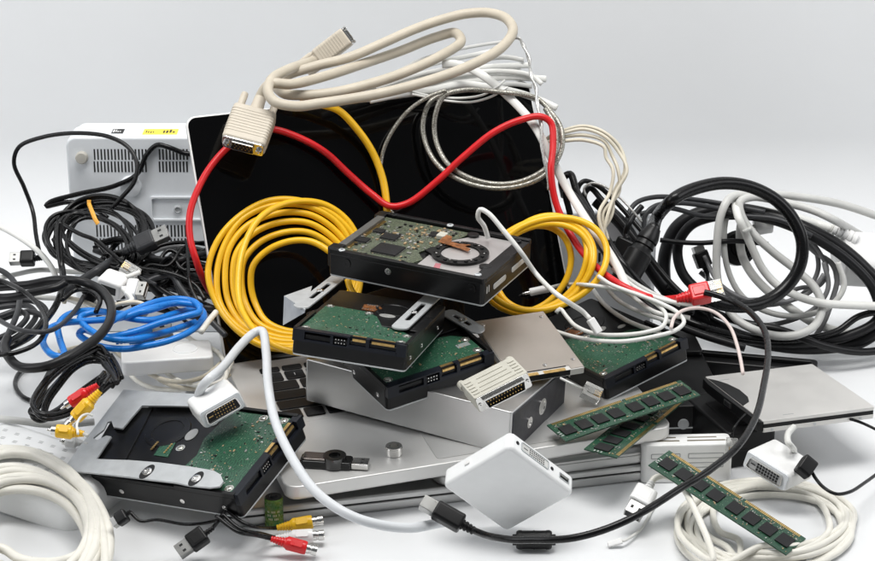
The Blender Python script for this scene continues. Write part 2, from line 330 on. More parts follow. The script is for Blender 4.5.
# ================================================================== back items
def back_monitor():
    yf = 205.
    TL = onplane(65, 137, 1, yf); x0 = TL[0]; zt = TL[2]; x1 = -38.; 
    e = empty('monitor', 'white plastic monitor back with vent slots standing behind the black cables', 'monitor', (x0, yf, 0), np.eye(3))
    W_ = x1 - x0
    m = MB(); k = m.mark(); m.rp(rrect(0, 0, W_, zt, 9, 6), -34, 0, 2.5, 0, 0.5); m.xf(k, np.array([[1, 0, 0], [0, 0, -1], [0, 1, 0]])); m.build('housing', greywhite_pl, e)
    def L(px, py, yy=yf): q = onplane(px, py, 1, yy); return q[0] - x0, q[2]
    # wider rear bezel behind
    a = onplane(75, 127, 1, yf + 38)
    m = MB(); k = m.mark(); m.rp(rrect(a[0] - x0, 0, W_ + 10, a[2], 8, 6), -52, -34.5, 2); m.xf(k, np.array([[1, 0, 0], [0, 0, -1], [0, 1, 0]])); m.build('bezel', greywhite_pl, e)
    m = MB()
    def slots(x0p, x1p, y0p, y1p, n, skip=()):
        for i in range(n):
            if i in skip: continue
            px = x0p + (x1p - x0p) * i / (n - 1)
            for ya, yb in ((y0p, (y0p + y1p) / 2 - .8), ((y0p + y1p) / 2 + .8, y1p)):
                xa, za = L(px, ya); xb, zb = L(px + 2.1, yb); m.box(xa, -0.25, min(za, zb), xb, 1.0, max(za, zb))
    slots(93.5, 186, 149, 172, 28, (16, 17, 18)); m.build('vent', dark_in, e, wn=False); m = MB(); slots(96, 188, 225, 250, 27)
    m.build('vent', dark_in, e, wn=False)
    m = MB(); kx, kz = L(82, 157); m.lathe([(5.6, 0), (5.6, -3), (4.6, -4.2), (0.5, -4.4)], 28, 0, (kx, 0, kz), 'y'); m.build('rubber_foot', mat('foot_grey', (0.52, 0.50, 0.45), 0.6), e)
    x2, z2 = L(150, 196); x3, z3 = L(192, 220)
    m = MB(); k = m.mark(); m.ring(rrect(x2, z3, x3 + 20, z2, 2, 3), rrect(x2 + 1.6, z3 + 1.6, x3 + 18, z2 - 1.6, 2, 3), 0.1, 2.2); m.xf(k, np.array([[1, 0, 0], [0, 0, -1], [0, 1, 0]])); m.build('recess_frame', greywhite_pl, e)
    sx, sz = L(178, 209); m = MB(); m.lathe([(3.8, 0), (3.6, -1.8), (2.6, -2.3), (2.4, -1.4), (.3, -1.4)], 20, 0, (sx, 0, sz), 'y'); m.build('screw', zinc, e)
    bx, bz = L(131, 186); m = MB(); m.lathe([(10, 0), (9, -3.5), (5, -5), (.5, -5.4)], 28, 0, (bx, 0, bz), 'y'); m.build('hinge_cap', greywhite_pl, e)
    # stickers on the sloping top edge
    def top(px, py): q = onplane(px, py, 2, a[2] + 0.15); return q[0] - x0, q[1] - yf
    for (pa, pb), mt, nm in (((142, 126.2), (179, 133.5)), yel_sticker, 'yellow_sticker'), (((111, 127), (124, 132.5)), ink, 'printed_mark'):
        # they sit on the front of the raised bezel strip
        xa, za = (lambda q: (q[0] - x0, q[2]))(onplane(pa, pb if False else pb, 1, yf)) if False else (0, 0)
    return e, x0, yf, a, zt
mon, mx0, myf, ma, mzt = back_monitor()
def mon_top_label(px0, px1, py0, py1, mt, name, glyph):
    # housing top face spans y 0..34 behind the front at z = mzt; labels lie on it
    q0 = onplane(px0, py1, 2, mzt); q1 = onplane(px1, py0, 2, mzt)
    m = MB(); xa, xb = q0[0] - mx0, q1[0] - mx0; ya, yb = q0[1] - myf, q1[1] - myf
    m.box(xa, ya, mzt + .02, xb, yb, mzt + .18); p = m.build(name, mt, mon, wn=False)
    g = MB(); rnd = random.Random(glyph)
    for c0 in range(2 if glyph > 1 else 1):
        cx = xa + (xb - xa) * (0.08 + 0.5 * c0)
        for i in range(4):
            w_ = (xb - xa) * rnd.choice((.035, .06, .03, .05)) * (1 if glyph > 1 else 2.6); yy = ya + (yb - ya) * rnd.choice((.25, .3)); g.box(cx, yy, mzt + .2, cx + w_, ya + (yb - ya) * rnd.choice((.55, .85, .7)), mzt + .26); cx += w_ + (xb - xa) * .035 * (1 if glyph > 1 else 2)
    g.build('printed_symbol', ink if glyph > 1 else mat('white_print', (.7, .7, .7), .5), p, wn=False)
mon_top_label(142, 179, 129.0, 134.5, yel_sticker, 'yellow_sticker', 5)
mon_top_label(111, 125, 129.0, 133.5, ink, 'black_sticker', 1)

# white router at the right, behind cables
q = onplane(566, 212, 1, 175); rt_ = empty('router', 'white plastic router with vent slots behind the yellow and black cables', 'router', (q[0], 175, 0), eul(0, 0, math.radians(-12)))
m = MB(); k = m.mark(); m.rp(rrect(-40, 0, 78, q[2], 8, 5), -30, 0, 2.5); m.xf(k, np.array([[1, 0, 0], [0, 0, -1], [0, 1, 0]])); m.build('housing', greywhite_pl, rt_)
m = MB()
for i in range(9):
    for zz in (q[2] - 34, q[2] - 46): m.box(30 + i * 4.2, -.3, zz, 32 + i * 4.2, .8, zz + 10)
m.build('vent', dark_in, rt_, wn=False)

# ================================================================== HARD DRIVES
def smds(rnd, inside, n, z, sizes=((1, .6), (1.6, .9), (2.2, 1.2), (.8, .8), (3, 1.6))):
    m = MB()
    for _ in range(n):
        p = inside(rnd)
        if p is None: continue
        w_, d_ = rnd.choice(sizes)
        if rnd.random() < .5: w_, d_ = d_, w_
        mi = rnd.choice((0, 0, 1, 2, 3, 3)); h_ = min(w_, d_) * .6
        m.box(p[0] - w_ / 2, p[1] - d_ / 2, z, p[0] + w_ / 2, p[1] + d_ / 2, z + h_, mi)
        if mi < 3 and max(w_, d_) > 1.3:
            if w_ > d_: m.box(p[0] - w_ / 2 - .3, p[1] - d_ / 2, z, p[0] - w_ / 2 - .02, p[1] + d_ / 2, z + h_ * .9, 3); m.box(p[0] + w_ / 2 + .02, p[1] - d_ / 2, z, p[0] + w_ / 2 + .3, p[1] + d_ / 2, z + h_ * .9, 3)
    return m
SM = [smd_tan, smd_grey, ic_blk, solder]
def inpoly(o, x, y):
    c = False; n = len(o)
    for i in range(n):
        (x1, y1), (x2, y2) = o[i - 1], o[i]
        if (y1 > y) != (y2 > y) and x < (x2 - x1) * (y - y1) / (y2 - y1) + x1: c = not c
    return c
def screw(m, x, y, z, r=2.6, mi=0):
    m.lathe([(r * 1.05, z), (r, z + .7), (r * .75, z + 1.1), (r * .5, z + 1.1), (r * .42, z + .4), (.1, z + .4)], 16, mi, (x, y, 0), 'z', cap=False)
# canonical drive: x 0..W, y 0..L, connectors on y=0, board side up
W, L_, H = 101.6, 147., 26.
CAN = {'y0': (np.eye(3), np.zeros(3)),
       'x0': (np.array([[0, 1, 0], [-1, 0, 0], [0, 0, 1.]]), np.array([0, W, 0.])),     # long side to the front, connectors at the left end
       'xL': (np.array([[0, -1, 0], [1, 0, 0], [0, 0, 1.]]), np.array([L_, 0, 0.]))}
def drive(key, label, kind, seed, orient='y0', zmin=50, board=None, bmat=None, style='sata', scatter=110):
    P = posed(key, (W, L_, H) if orient == 'y0' else (L_, W, H), zmin)
    Ro, to = CAN[orient]; R2 = P.R @ Ro; t2 = P.R @ (to * P.s) + P.t
    P2 = Pose(R2, t2, P.s)
    e = empty('hard_drive', label, 'hard drive', t2, R2, P.s, 'stripped hard drives in the pile'); rnd = random.Random(seed)
    # casting with stepped rim
    m = MB(); out = rrect(0, 0.8, W, L_, 4, 4); m.rp(out, 1.4, 20.5, 0.8)
    m.rp(rrect(0, 52, W, L_, 4, 4), 20.4, 22.6, 0.8)
    m.box(0, 2, 20.3, 3.0, 60, 24.6); m.box(W - 3.0, 2, 20.3, W, 60, 24.6)
    m.build('casing', case_blk, e)
    m = MB(); m.rp(rrect(0.5, 0.8, W - .5, L_ - .5, 4, 4), 0, 1.3, .3); m.build('cover_plate', zinc, e)
    for x in (0, W):
        for y in (16, 57, 118):
            m = MB(); sg = -1 if x == 0 else 1
            m.lathe([(2.2, 0), (2.2, sg * .25), (1.5, sg * .3), (1.3, sg * .1), (.1, sg * .1)], 14, 0, (x, y, 9), 'x'); m.build('screw_hole', chrome, e)
    zb = 22.4
    if style == 'sata':
        board = board or [(4, 6), (97, 6), (97, 34), (86, 44), (66, 50), (54, 78), (42, 88), (4, 92)]
        m = MB(); m.rp(board, zb - 1.2, zb + .3); m.build('circuit_board', bmat or pcb_g, e, ang=20)
        def ins(r):
            x, y = r.uniform(6, 95), r.uniform(12, 90)
            # clustered
            if r.random() < .6: cx, cy = r.choice(((20, 30), (35, 60), (70, 20), (48, 36), (82, 30))); x, y = r.gauss(cx, 7), r.gauss(cy, 7)
            return (x, y) if inpoly(inset(board if area2(board) > 0 else board[::-1], 2), x, y) else None
        smds(rnd, ins, int(scatter * 1.1), zb + .3, ((.8, .5), (1.2, .7), (1.7, .9), (.6, .6), (.6, .6), (2.4, 1.2))).build('board_components', SM, e, wn=False)
        for x, y in [(8, 12), (93, 12), (93, 32), (45, 84), (8, 88)]:
            m = MB(); m.lathe([(4, zb + .3), (4, zb + .45)], 20, 0, (x, y, 0)); screw(m, x, y, zb + .4, 2.4); m.build('screw', [solder], e)
        # spindle hub and motor connector on bare casting
        m = MB(); m.lathe([(20, 22.5), (19.4, 23.3), (14, 23.5), (13.5, 22.9), (.2, 22.9)], 36, 0, (62, 108, 0)); m.build('spindle_cover', case_blk, e)
        for sx_, sy_, sr_ in ((62, 84, 7.5), (80, 72, 4.5)): m = MB(); m.rp(circ(sx_, sy_, sr_, 24, sr_ * .65), 22.6, 23.3, .3); m.build('foil_seal', mat('pale_foil_seal', (.5, .5, .48), .35, .5), e)
        if orient == 'xL':
            m = MB(); m.rp([(32, 88), (50, 92), (48, 104), (32, 102)], 22.7, 23.2); m.build('flex_pad', pcb_g, e)
        else:
            m = MB(); m.rp([(36, 92), (48, 92), (52, 104), (46, 112), (34, 108)], 22.7, 23.4); m.build('flex_cable', copper, e)
        m = MB()
        for i in range(5): m.rp(circ(36.5 + i * 2.6, 94, 1.0, 10), 23.4, 23.8); m.rp(circ(38 + i * 2.2, 108, 1.1, 10), 23.4, 24)
        m.build('solder_pads', gold if orient == 'xL' else solder, e)
    # SATA connector block
    z0, z1 = 13.5, 24.2
    m = MB(); m.box(0.4, -1.2, z0, 11, 6, z1); m.box(11, -1.2, z0, 34, 6, z0 + 2.2); m.box(11, -1.2, z1 - 1.6, 34, 6, z1)
    m.box(11, 4, z0, 34, 6.2, z1 - 1.6); m.box(34, -1.2, z0, 36.5, 6, z1); m.box(49, -1.2, z0, 51, 6, z1); m.box(36.5, 4, z0, 49, 6, z1)
    m.box(36.5, -1.2, z0, 49, 4, z0 + 1.5); m.box(36.5, -1.2, z1 - 1.2, 49, 4, z1)
    m.box(51, 2.5, z0, 93, 6, z1); m.box(51, -1.2, z0, 93, 2.6, z0 + 3.4); m.box(65.5, -1.2, z0 + 3.3, 68.5, 2.6, z1); m.box(92, -1.2, z0, W - .4, 6, z1)
    m.build('connector', navy_pl, e)
    m = MB(); m.box(53, 1.0, z0 + 5.6, 64.5, 2.55, z0 + 8.8); m.box(70, 1.0, z0 + 5.6, 90, 2.55, z0 + 8.8)
    m.box(52.6, 2.7, z1 + .02, 64.5, 5.6, z1 + .12) ; m.box(70, 2.7, z1 + .02, 90, 5.6, z1 + .12)
    m.build('contacts', gold, e, wn=False)
    m = MB()
    for i in range(4):
        for j in range(2): m.box(38.3 + i * 2.6, -.6, z0 + 3 + j * 3, 39.2 + i * 2.6, 4.1, z0 + 3.9 + j * 3)
    m.build('pins', chrome, e, wn=False)
    return e, P2, rnd
def slotted_clip(e, P, a, b, wpx, z, slot=(0.3, 0.8), name='mounting_clip'):
    # stadium-shaped plate from pixel a to pixel b on local plane z
    A = np.array(P.loc(*a, z)); B = np.array(P.loc(*b, z)); d = B - A; ln = np.linalg.norm(d); d /= ln; n = np.array([-d[1], d[0]]); h_ = wpx / 2
    def stad(t0, t1, r, k=10):
        o = []
        for i in range(k + 1): t = math.pi / 2 + math.pi * i / k; o.append(A + d * (t0 + r * math.cos(t)) + n * r * math.sin(t))
        for i in range(k + 1): t = -math.pi / 2 + math.pi * i / k; o.append(A + d * (t1 + r * math.cos(t)) + n * r * math.sin(t))
        return [tuple(p) for p in o]
    m = MB(); m.ring(stad(h_, ln - h_, h_), stad(ln * slot[0], ln * slot[1], h_ * .33), z, z + 1.4); c = m.build(name, zinc, e)
    m = MB(); s0 = A + d * ln * (slot[0] + .18); screw(m, s0[0], s0[1], z + 1.4, 3.4); m.build('screw', chrome, c)
    return c
# C lowest, with board
eC, PC, _ = drive('C', 'black hard drive with green board lying lowest under the two stacked drives', 0, 11, zmin=70, bmat=pcb_g)
slotted_clip(eC, PC, (482, 333), (446, 312), 13, 24.5, (.35, .75))
m = MB(); a_ = PC.loc(463, 345, 22.8); m.box(a_[0] - 6, a_[1] - 3, 22.75, a_[0] + 6, a_[1] + 3, 22.85); m.build('label_patch', mat('grey_label', (.25, .28, .27), .5), eC, wn=False)
eB, PB, _ = drive('B', 'hard drive with green board and silver clips directly under the topmost drive', 0, 12, zmin=104)
slotted_clip(eB, PB, (398, 330), (438, 292), 15, 24.6, (.22, .62))
slotted_clip(eB, PB, (299, 309), (346, 272), 14, 24.6, (.25, .62))
m = MB(); q0 = PB.loc(284, 297, 24.5); q1 = PB.loc(312, 287, 24.5); q2 = PB.loc(305, 311, 24.5)
m.add([(*q0, 24.5), (*q1, 24.5), (*q2, 24.5), (q0[0] + 1, q0[1], -2), (q2[0], q2[1], 23.0), (*q0, 25.6), (*q1, 25.6), (*q2, 25.6)], [(0, 3, 4, 2), (5, 7, 6), (0, 1, 2), (0, 5, 6, 1), (3, 0, 5), (2, 4, 7), (4, 3, 5, 7)]); m.build('bent_bracket', zinc, eB, wn=False)

# A: the topmost drive, long side to the front, connectors at left
def top_drive():
    P = posed('A', (L_, W, H), 134); L = L_
    e = empty('hard_drive', 'topmost hard drive with olive circuit board and round silver spindle disc', 'hard drive', P.t, P.R, P.s, 'stripped hard drives in the pile'); rnd = random.Random(5)
    m = MB(); m.rp(rrect(0, 0, L, W, 3.5, 4), 1.5, 21, .8, 0, .8)
    m.rp(rrect(0, 0, L, 5, 2, 3), 20.6, 25.2, .7); m.rp(rrect(0, W - 5, L, W, 2, 3), 20.6, 25.2, .7); m.rp(rrect(L - 12, 4, L, W - 4, 2, 3), 20.6, 24.0, .7)
    m.rp(rrect(-1.5, 1, 10, 13, 2, 3), 8, 26, 1); m.rp(rrect(-1.5, W - 13, 8, W - 1, 2, 3), 8, 25, 1)
    m.build('casing', case_blk, e)
    m = MB(); m.rp(rrect(.6, .5, L - .5, W - .5, 3, 4), 0, 1.4, .3); m.build('cover_plate', zinc, e)
    # board
    bd = [(4, 6), (74, 6), (80, 22), (70, 34), (76, 50), (80, 66), (88, 80), (92, 95), (6, 95)]
    m = MB(); m.rp(bd, 20.4, 22.4); m.build('circuit_board', pcb_o, e, ang=20)
    def ins(r):
        x, y = r.uniform(7, 88), r.uniform(8, 93)
        if r.random() < .55: cx, cy = r.choice(((58, 80), (35, 62), (66, 66), (70, 88), (20, 40), (50, 50), (44, 84))); x, y = r.gauss(cx, 8), r.gauss(cy, 7)
        if 30 < x < 58 and 14 < y < 40: return None
        return (x, y) if inpoly(inset(bd, 2), x, y) else None
    smds(rnd, ins, 330, 22.4, ((1, .6), (1.6, .9), (2.4, 1.3), (.9, .9), (3.6, 2), (2, 2))).build('board_components', SM, e, wn=False)
    for (x0, y0, x1, y1) in ((33, 15, 57, 36), (26, 46, 41, 58), (10, 30, 21, 40), (62, 70, 76, 80), (14, 56, 24, 64)):
        m = MB(); m.rp(rrect(x0, y0, x1, y1, .6, 2), 22.9, 24.4, .3)
        c = m.build('chip', ic_blk, e); m = MB(); n = int((x1 - x0) / 1.3)
        for i in range(n):
            xx = x0 + .6 + i * (x1 - x0 - 1) / n; m.box(xx, y0 - 1.2, 22.5, xx + .55, y0 + .2, 23.3); m.box(xx, y1 - .2, 22.5, xx + .55, y1 + 1.2, 23.3)
        n = int((y1 - y0) / 1.3)
        for i in range(n):
            yy = y0 + .6 + i * (y1 - y0 - 1) / n; m.box(x0 - 1.2, yy, 22.5, x0 + .2, yy + .55, 23.3); m.box(x1 - .2, yy, 22.5, x1 + 1.2, yy + .55, 23.3)
        m.build('pins', solder, c, wn=False)
    # interface connector along the left short side
    m = MB(); m.box(3, 14, 21.5, 10, 88, 25.4); m.build('connector', mat('grey_slot_plastic', (.10, .10, .095), .4), e)
    m = MB()
    for i in range(28): m.box(10.1, 16 + i * 2.5, 22.5, 13.5, 17.3 + i * 2.5, 23.1)
    m.build('contacts', gold, e, wn=False)
    # silver cover disc
    cx, cy = 104, 46
    m = MB(); out = [(80, 6), (136, 6), (143, 16), (143, 84), (134, 95), (98, 95), (92, 84), (80, 70)]
    m.rp(out, 21, 22.0, .3); m.build('silver_cover', platter, e)
    m = MB(); m.ring(circ(cx, cy, 25, 48), circ(cx, cy, 17, 48), 22.1, 24.6)
    for i in range(14): t = i * 2 * math.pi / 14; m.rp(circ(cx + 21 * math.cos(t), cy + 21 * math.sin(t), 1.8, 10), 24.5, 25.6, .3)
    m.rp([(cx - 30, cy - 8), (cx - 20, cy - 14), (cx - 18, cy - 4), (cx - 27, cy + 2)], 22.1, 24.2)
    sp = m.build('spindle_ring', case_blk, e)
    m = MB()
    for i in range(7): t = (i * 2 + .5) * math.pi / 7; m.rp(circ(cx + 21 * math.cos(t), cy + 21 * math.sin(t), 1.0, 8), 25.6, 26.0, .15)
    m.build('rivet', chrome, sp)
    m = MB(); m.lathe([(16.8, 22.1), (16.4, 23.2), (3, 23.5), (.2, 23.5)], 40, 0, (cx, cy, 0)); m.build('spindle_disc', platter, e)
    m = MB(); m.rp([(cx - 26, cy + 10), (cx - 14, cy + 8), (cx - 4, cy + 6), (cx + 6, cy + 3), (cx + 6, cy + 8), (cx - 2, cy + 12), (cx + 2, cy + 17), (cx - 8, cy + 14), (cx - 16, cy + 16), (cx - 20, cy + 26), (cx - 27, cy + 28)], 25.4, 26.0); m.build('flex_cable', copper, e, ang=20)
    m = MB(); m.rp(rrect(cx - 34, cy + 22, cx - 26, cy + 32, 1.5, 3), 22.5, 26.5, .8); m.build('flex_socket', ivory_pl, e)
    m = MB(); m.rp([(96, 8), (102, 8), (98, 21), (93, 20)], 22.06, 22.14); m.build('red_mark', mat('dull_red_paint', (.45, .16, .18), .5), e, wn=False)
    for bx_, by_ in ((135, 30), (96, 90)): m = MB(); m.rp(circ(bx_, by_, 5.5, 20, 5), 22.1, 24.3, .5); m.build('corner_boss', case_blk, e)
    for i, (x, y) in enumerate(((12, 3), (70, 3), (138, 8), (138, 92), (70, 98), (15, 98))):
        m = MB(); screw(m, x, y, 24.6, 3); m.build('screw', ic_blk if i % 2 else zinc, e)
    for x in (58,): m = MB(); m.lathe([(3, 0), (3, -.4), (1.4, -.5), (.1, -.2)], 16, 0, (x, 0, 15), 'y'); m.build('screw_hole', chrome, e)
    for bx_ in (18, 136): m = MB(); m.lathe([(4, 0), (4, -.8), (2, -.9), (.1, -.5)], 18, 0, (bx_, 0, 15), 'y'); m.build('screw_boss', case_blk, e)
    for (y0, y1, z0, z1) in ((20, 46, 8, 13), (58, 88, 9, 14)):
        m = MB(); k = m.mark(); m.rp(rrect(y0, z0, y1, z1, 2.2, 4), 0, .5, .2); m.xf(k, np.array([[0, 0, 1], [1, 0, 0], [0, 1, 0.]]), (L, 0, 0)); m.build('end_slot', mat('pale_slot_label', (.6, .6, .58), .4, .3), e)
    for yy in (6, 10): m = MB(); m.box(L, yy, 10, L + .3, yy + 1.6, 16); m.build('end_mark', mat('pale_slot_label', (.6, .6, .58)), e, wn=False)
    return e, P
eA, PA = top_drive()

# E: right-hand drive
eE, PE, _ = drive('E', 'black hard drive with green board under the thin white cables beside the yellow coil', 0, 13, zmin=42,
                  board=[(4, 6), (97, 6), (97, 48), (80, 60), (60, 66), (52, 84), (28, 96), (4, 96)], scatter=170)

# D: lower left drive in a cut-out bracket, long side to the front, connectors at the right end
def bracket_drive():
    e, P, _ = drive('D', 'hard drive screwed to a flat grey cut-out bracket at the front of the pile', 0, 14, orient='xL', zmin=12,
                    board=[(4, 6), (97, 6), (97, 62), (88, 66), (60, 70), (40, 64), (4, 70)], scatter=170)
    z = 26.5
    def Q(l): return [P.loc(x, y, z) for x, y in l]
    outer = [(124, 391), (160, 393.5), (199, 395.5), (200, 408), (170, 407.2), (142.5, 407), (132, 419), (123, 430), (114, 428.5), (112, 422.5), (108, 423.5), (104.5, 431), (93.5, 439.5), (97.5, 441.5), (107, 437), (112, 438), (97, 460.5),
             (130, 461.6), (160, 464), (190, 468), (214, 472), (221, 476), (224, 483), (220, 488), (210, 489), (190, 487), (176, 484), (150, 481), (130, 478.5), (90, 474), (63, 472), (80, 448), (102, 420)]
    o = Q(outer)
    m = MB(); m.rp(o, z, z + 1.5); br = m.build('bracket', zinc, e, ang=30)
    # dark discs draw the slot shade on the front strip, under its screws
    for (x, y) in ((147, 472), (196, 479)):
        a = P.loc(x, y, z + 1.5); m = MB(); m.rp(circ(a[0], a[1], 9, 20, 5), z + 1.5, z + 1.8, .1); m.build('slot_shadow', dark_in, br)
        m = MB(); screw(m, a[0], a[1], z + 1.8, 4.2); m.build('screw', chrome, br)
    m = MB(); m.rp(Q([(82, 466), (118, 405), (152, 405), (118, 470)]), 22, 24, .3); m.build('casing_infill', case_blk, e)  # plate stands in for black drive casing showing through the bracket opening
    return e, P
eD, PD = bracket_drive()

# ------------------------------------------------------------------ silver drive enclosure
P = posed('SB', (175, 100, 35), 41); 
e = empty('drive_enclosure', 'brushed metal box with two round holes in its dark end, under the drives', 'metal box', P.t, P.R, P.s)
m = MB(); m.rp(rrect(0, 0, 175, 96, 2.5, 3), 0, 35, 1.0); k = m.build('shell', alu_br, e)
m = MB(); k0 = m.mark(); m.rp(rrect(1.5, 1.5, 94.5, 33.5, 1.5, 3), 0, .8, .2); m.xf(k0, np.array([[0, 0, 1], [1, 0, 0], [0, 1, 0.]]), (175, 0, 0)); ep = m.build('end_plate', mat('dark_grey_metal', (.07, .07, .08), .4, .7), e)
for yy, zz, r in ((30, 15, 4.4), (52, 19, 6.5)):
    m = MB(); m.lathe([(r, .8), (r, 1.4), (r * .72, 1.4), (r * .68, 1.0), (.1, 1.0)], 24, 0, (175, yy, zz), 'x', cap=False); m.build('round_hole', chrome, ep)

# ------------------------------------------------------------------ small tan drive plate
P = posed('SSD', (70, 100, 7), 80); PS = P
eSSD = e = empty('small_drive', 'thin small drive with a plain bronze metal face beside the drive stack', 'small drive', P.t, P.R, P.s)
m = MB(); m.rp(rrect(0, 0, 70, 100, 1.5, 3), 0, 6.4, .5); m.build('body', steel, e)
m = MB(); m.rp([(.6, .8), (8, .8), (8, 6.5), (57, 6.5), (57, .8), (69.4, .8), (69.4, 99), (.6, 99)], 6.3, 7, .15); m.build('cover_plate', tan_steel, e, ang=25)
m = MB(); m.box(9, -.6, 1, 56, 5.8, 6.2); m.box(10.5, 5.7, 1, 54, 6.4, 7.1); c = m.build('connector', black_pl, e)
m = MB(); m.box(12, -.2, 6.25, 26, 4.2, 6.5); m.box(31, -.2, 6.25, 52, 4.2, 6.5); m.build('contacts', gold, c, wn=False)
for x, y in ((64, 14), (64, 90), (36, 12), (6, 90)): m = MB(); screw(m, x, y, 7, 1.9); m.build('screw', chrome, e)

# ------------------------------------------------------------------ ribbed 25-pin adapter
P = posed('DB', (53, 42, 15), 98)
eDB = e = empty('printer_port_adapter', 'ribbed ivory adapter with two rows of pins lying on the bronze drive', 'adapter', P.t, P.R, P.s)
m = MB(); m.rp(rrect(0, 3, 53, 42, 1.5, 3), 0, 15, .8)
for x0, x1 in ((9, 44),): 
    for i in range(4): m.rp(rrect(x0 + i * 1.5, 8 + i * 8, x1 - i * 1.5, 9.2 + i * 8, .5, 2), 15, 15.7, .2)
for i in range(5): m.rp(rrect(2 + i * 0, 8 + i * 6, 8, 10.4 + i * 6, .6, 2), 15, 15.9, .3); m.rp(rrect(45, 8 + i * 6, 51, 10.4 + i * 6, .6, 2), 15, 15.9, .3)
m.build('body', ivory_pl, e)
m = MB(); k0 = m.mark(); m.rp(rrect(.5, .5, 52.5, 14.5, 2, 3), 0, 1, .2); m.xf(k0, np.array([[1, 0, 0], [0, 0, -1], [0, 1, 0]]), (0, 3, 0))
k0 = m.mark(); o1 = [(8, 2.5), (45, 2.5), (47, 12), (6, 12)]; m.ring(o1, inset(o1, .8), 0, 5); m.xf(k0, np.array([[1, 0, 0], [0, 0, -1], [0, 1, 0]]), (0, 2.2, 0)); sh = m.build('metal_shell', chrome, e)
m = MB(); k0 = m.mark(); m.rp(inset(o1, 1), 0, 1.2); m.xf(k0, np.array([[1, 0, 0], [0, 0, -1], [0, 1, 0]]), (0, 2.2, 0)); m.build('socket', black_pl, sh)
m = MB()
for i in range(13): m.lathe([(.5, -4), (.5, 0)], 8, 0, (9.5 + i * 2.75, 1.5, 9.4), 'y')
for i in range(12): m.lathe([(.5, -4), (.5, 0)], 8, 0, (11 + i * 2.75, 1.5, 5.6), 'y')
m.build('pins', gold, sh)
for x in (2, 51): m = MB(); m.lathe([(3.4, 0), (3.8, 1), (3.8, 9), (3.2, 10), (.2, 10)], 18, 0, (x, 42, 7.5), 'y'); m.build('thumb_screw', ivory_pl, e)
for x in (3, 50): m = MB(); m.lathe([(1.6, 0), (1.6, -1.2), (.8, -1.2), (.1, -.6)], 12, 0, (x, 2, 7.5), 'y', cap=False); m.build('screw_hole', chrome, e)

# ------------------------------------------------------------------ slim optical drive
P = posed('OD', (128, 127, 12.7), 36); PO = P
e = empty('optical_drive', 'slim silver optical disc drive with black tray edge resting on black boxes', 'disc drive', P.t, P.R, P.s)
m = MB(); m.rp(rrect(2, 0, 128, 127, 2, 3), 0, 4.6, .5); m.rp(rrect(1, 0, 128, 127, 2, 3), 9.0, 12.7, .5); m.build('metal_shell', steel, e)
m = MB(); m.box(3, .6, 4.5, 127, 126, 9.1); t_ = m.build('tray', black_pl, e)
m = MB(); m.rp([(-3, 1), (2.0, 0), (2.0, 125), (-2, 125), (-4.5, 110), (-4.5, 90)], 1, 11.6, .6); m.rp([(1.2, 42), (12, 50), (17, 62), (18, 82), (14, 100), (8, 112), (1.2, 120)], 12.0, 13.1, .2); fb = m.build('front_bezel', black_pl, e, ang=25)
m = MB(); m.box(-5.0, 58, 4, -3.2, 72, 9.4); b_ = m.build('socket', mat('dark_metal_rim', (.2, .2, .2), .35, .9), fb); m = MB(); m.box(-5.3, 60, 5, -4.8, 70, 8.4); m.build('socket_hole', dark_in, fb, wn=False)
for x, y in ((12, 0), (60, 0), (112, 0)): m = MB(); m.lathe([(1.5, 0), (1.5, -.5), (.2, -.5)], 12, 0, (x, y, 2.4), 'y'); m.build('screw', zinc, e)
m = MB(); m.rp(rrect(28, 8, 40, 9.2, .3, 2), 12.7, 12.8); m.rp(rrect(10, 112, 22, 113, .3, 2), 12.7, 12.8); m.build('stamped_mark', vent_grey, e)

# ------------------------------------------------------------------ black boxes below it
q = onplane(722, 440, 2, 3); 
e = empty('power_brick', 'large flat black plastic dock behind the white card reader', 'dock', onplane(668, 440, 2, 0), eul(0, 0, math.radians(4)))
m = MB(); m.rp(rrect(-30, 0, 48, 150, 5, 4), 0, 30, 1.5); m.rp(rrect(-28, 100, 47, 148, 4, 4), 29.9, 35, 1.5); m.build('body', black_pl, e)
m = MB(); m.rp(rrect(-30, -.6, 48, 0, .3, 2), 10, 11); k0 = m.mark(); m.lathe([(4.5, 0), (4.5, -1.2), (3, -1.4), (.1, -.8)], 20, 0, (12, 0, 14), 'y'); m.build('jack', zinc, e)
e = empty('black_power_adapter', 'black plastic power adapter under the front edge of the disc drive', 'power adapter', onplane(726, 470, 2, 0), eul(0, 0, math.radians(20)))
m = MB(); m.rp(rrect(0, 0, 44, 80, 5, 4), 0, 31, 2.5); m.rp(rrect(10, 12, 34, 60, 2, 3), 31, 31.5, .2); m.build('body', black_pl, e)
m = MB(); m.box(4, -.4, 14, 40, 0.2, 15.2); m.build('seam', dark_in, e, wn=False)
q = onplane(757, 395, 2, 0)
e = empty('black_power_adapter', 'long black plastic power strip behind the disc drive with raised rim', 'power strip', onplane(686, 385, 2, 0), eul(0, 0, math.radians(-13)))
m = MB(); m.rp(rrect(0, 0, 110, 26, 4, 4), 0, 24, 2); m.rp(rrect(8, 10, 106, 16, 2, 3), 23.9, 28, 1); m.build('body', black_pl, e)

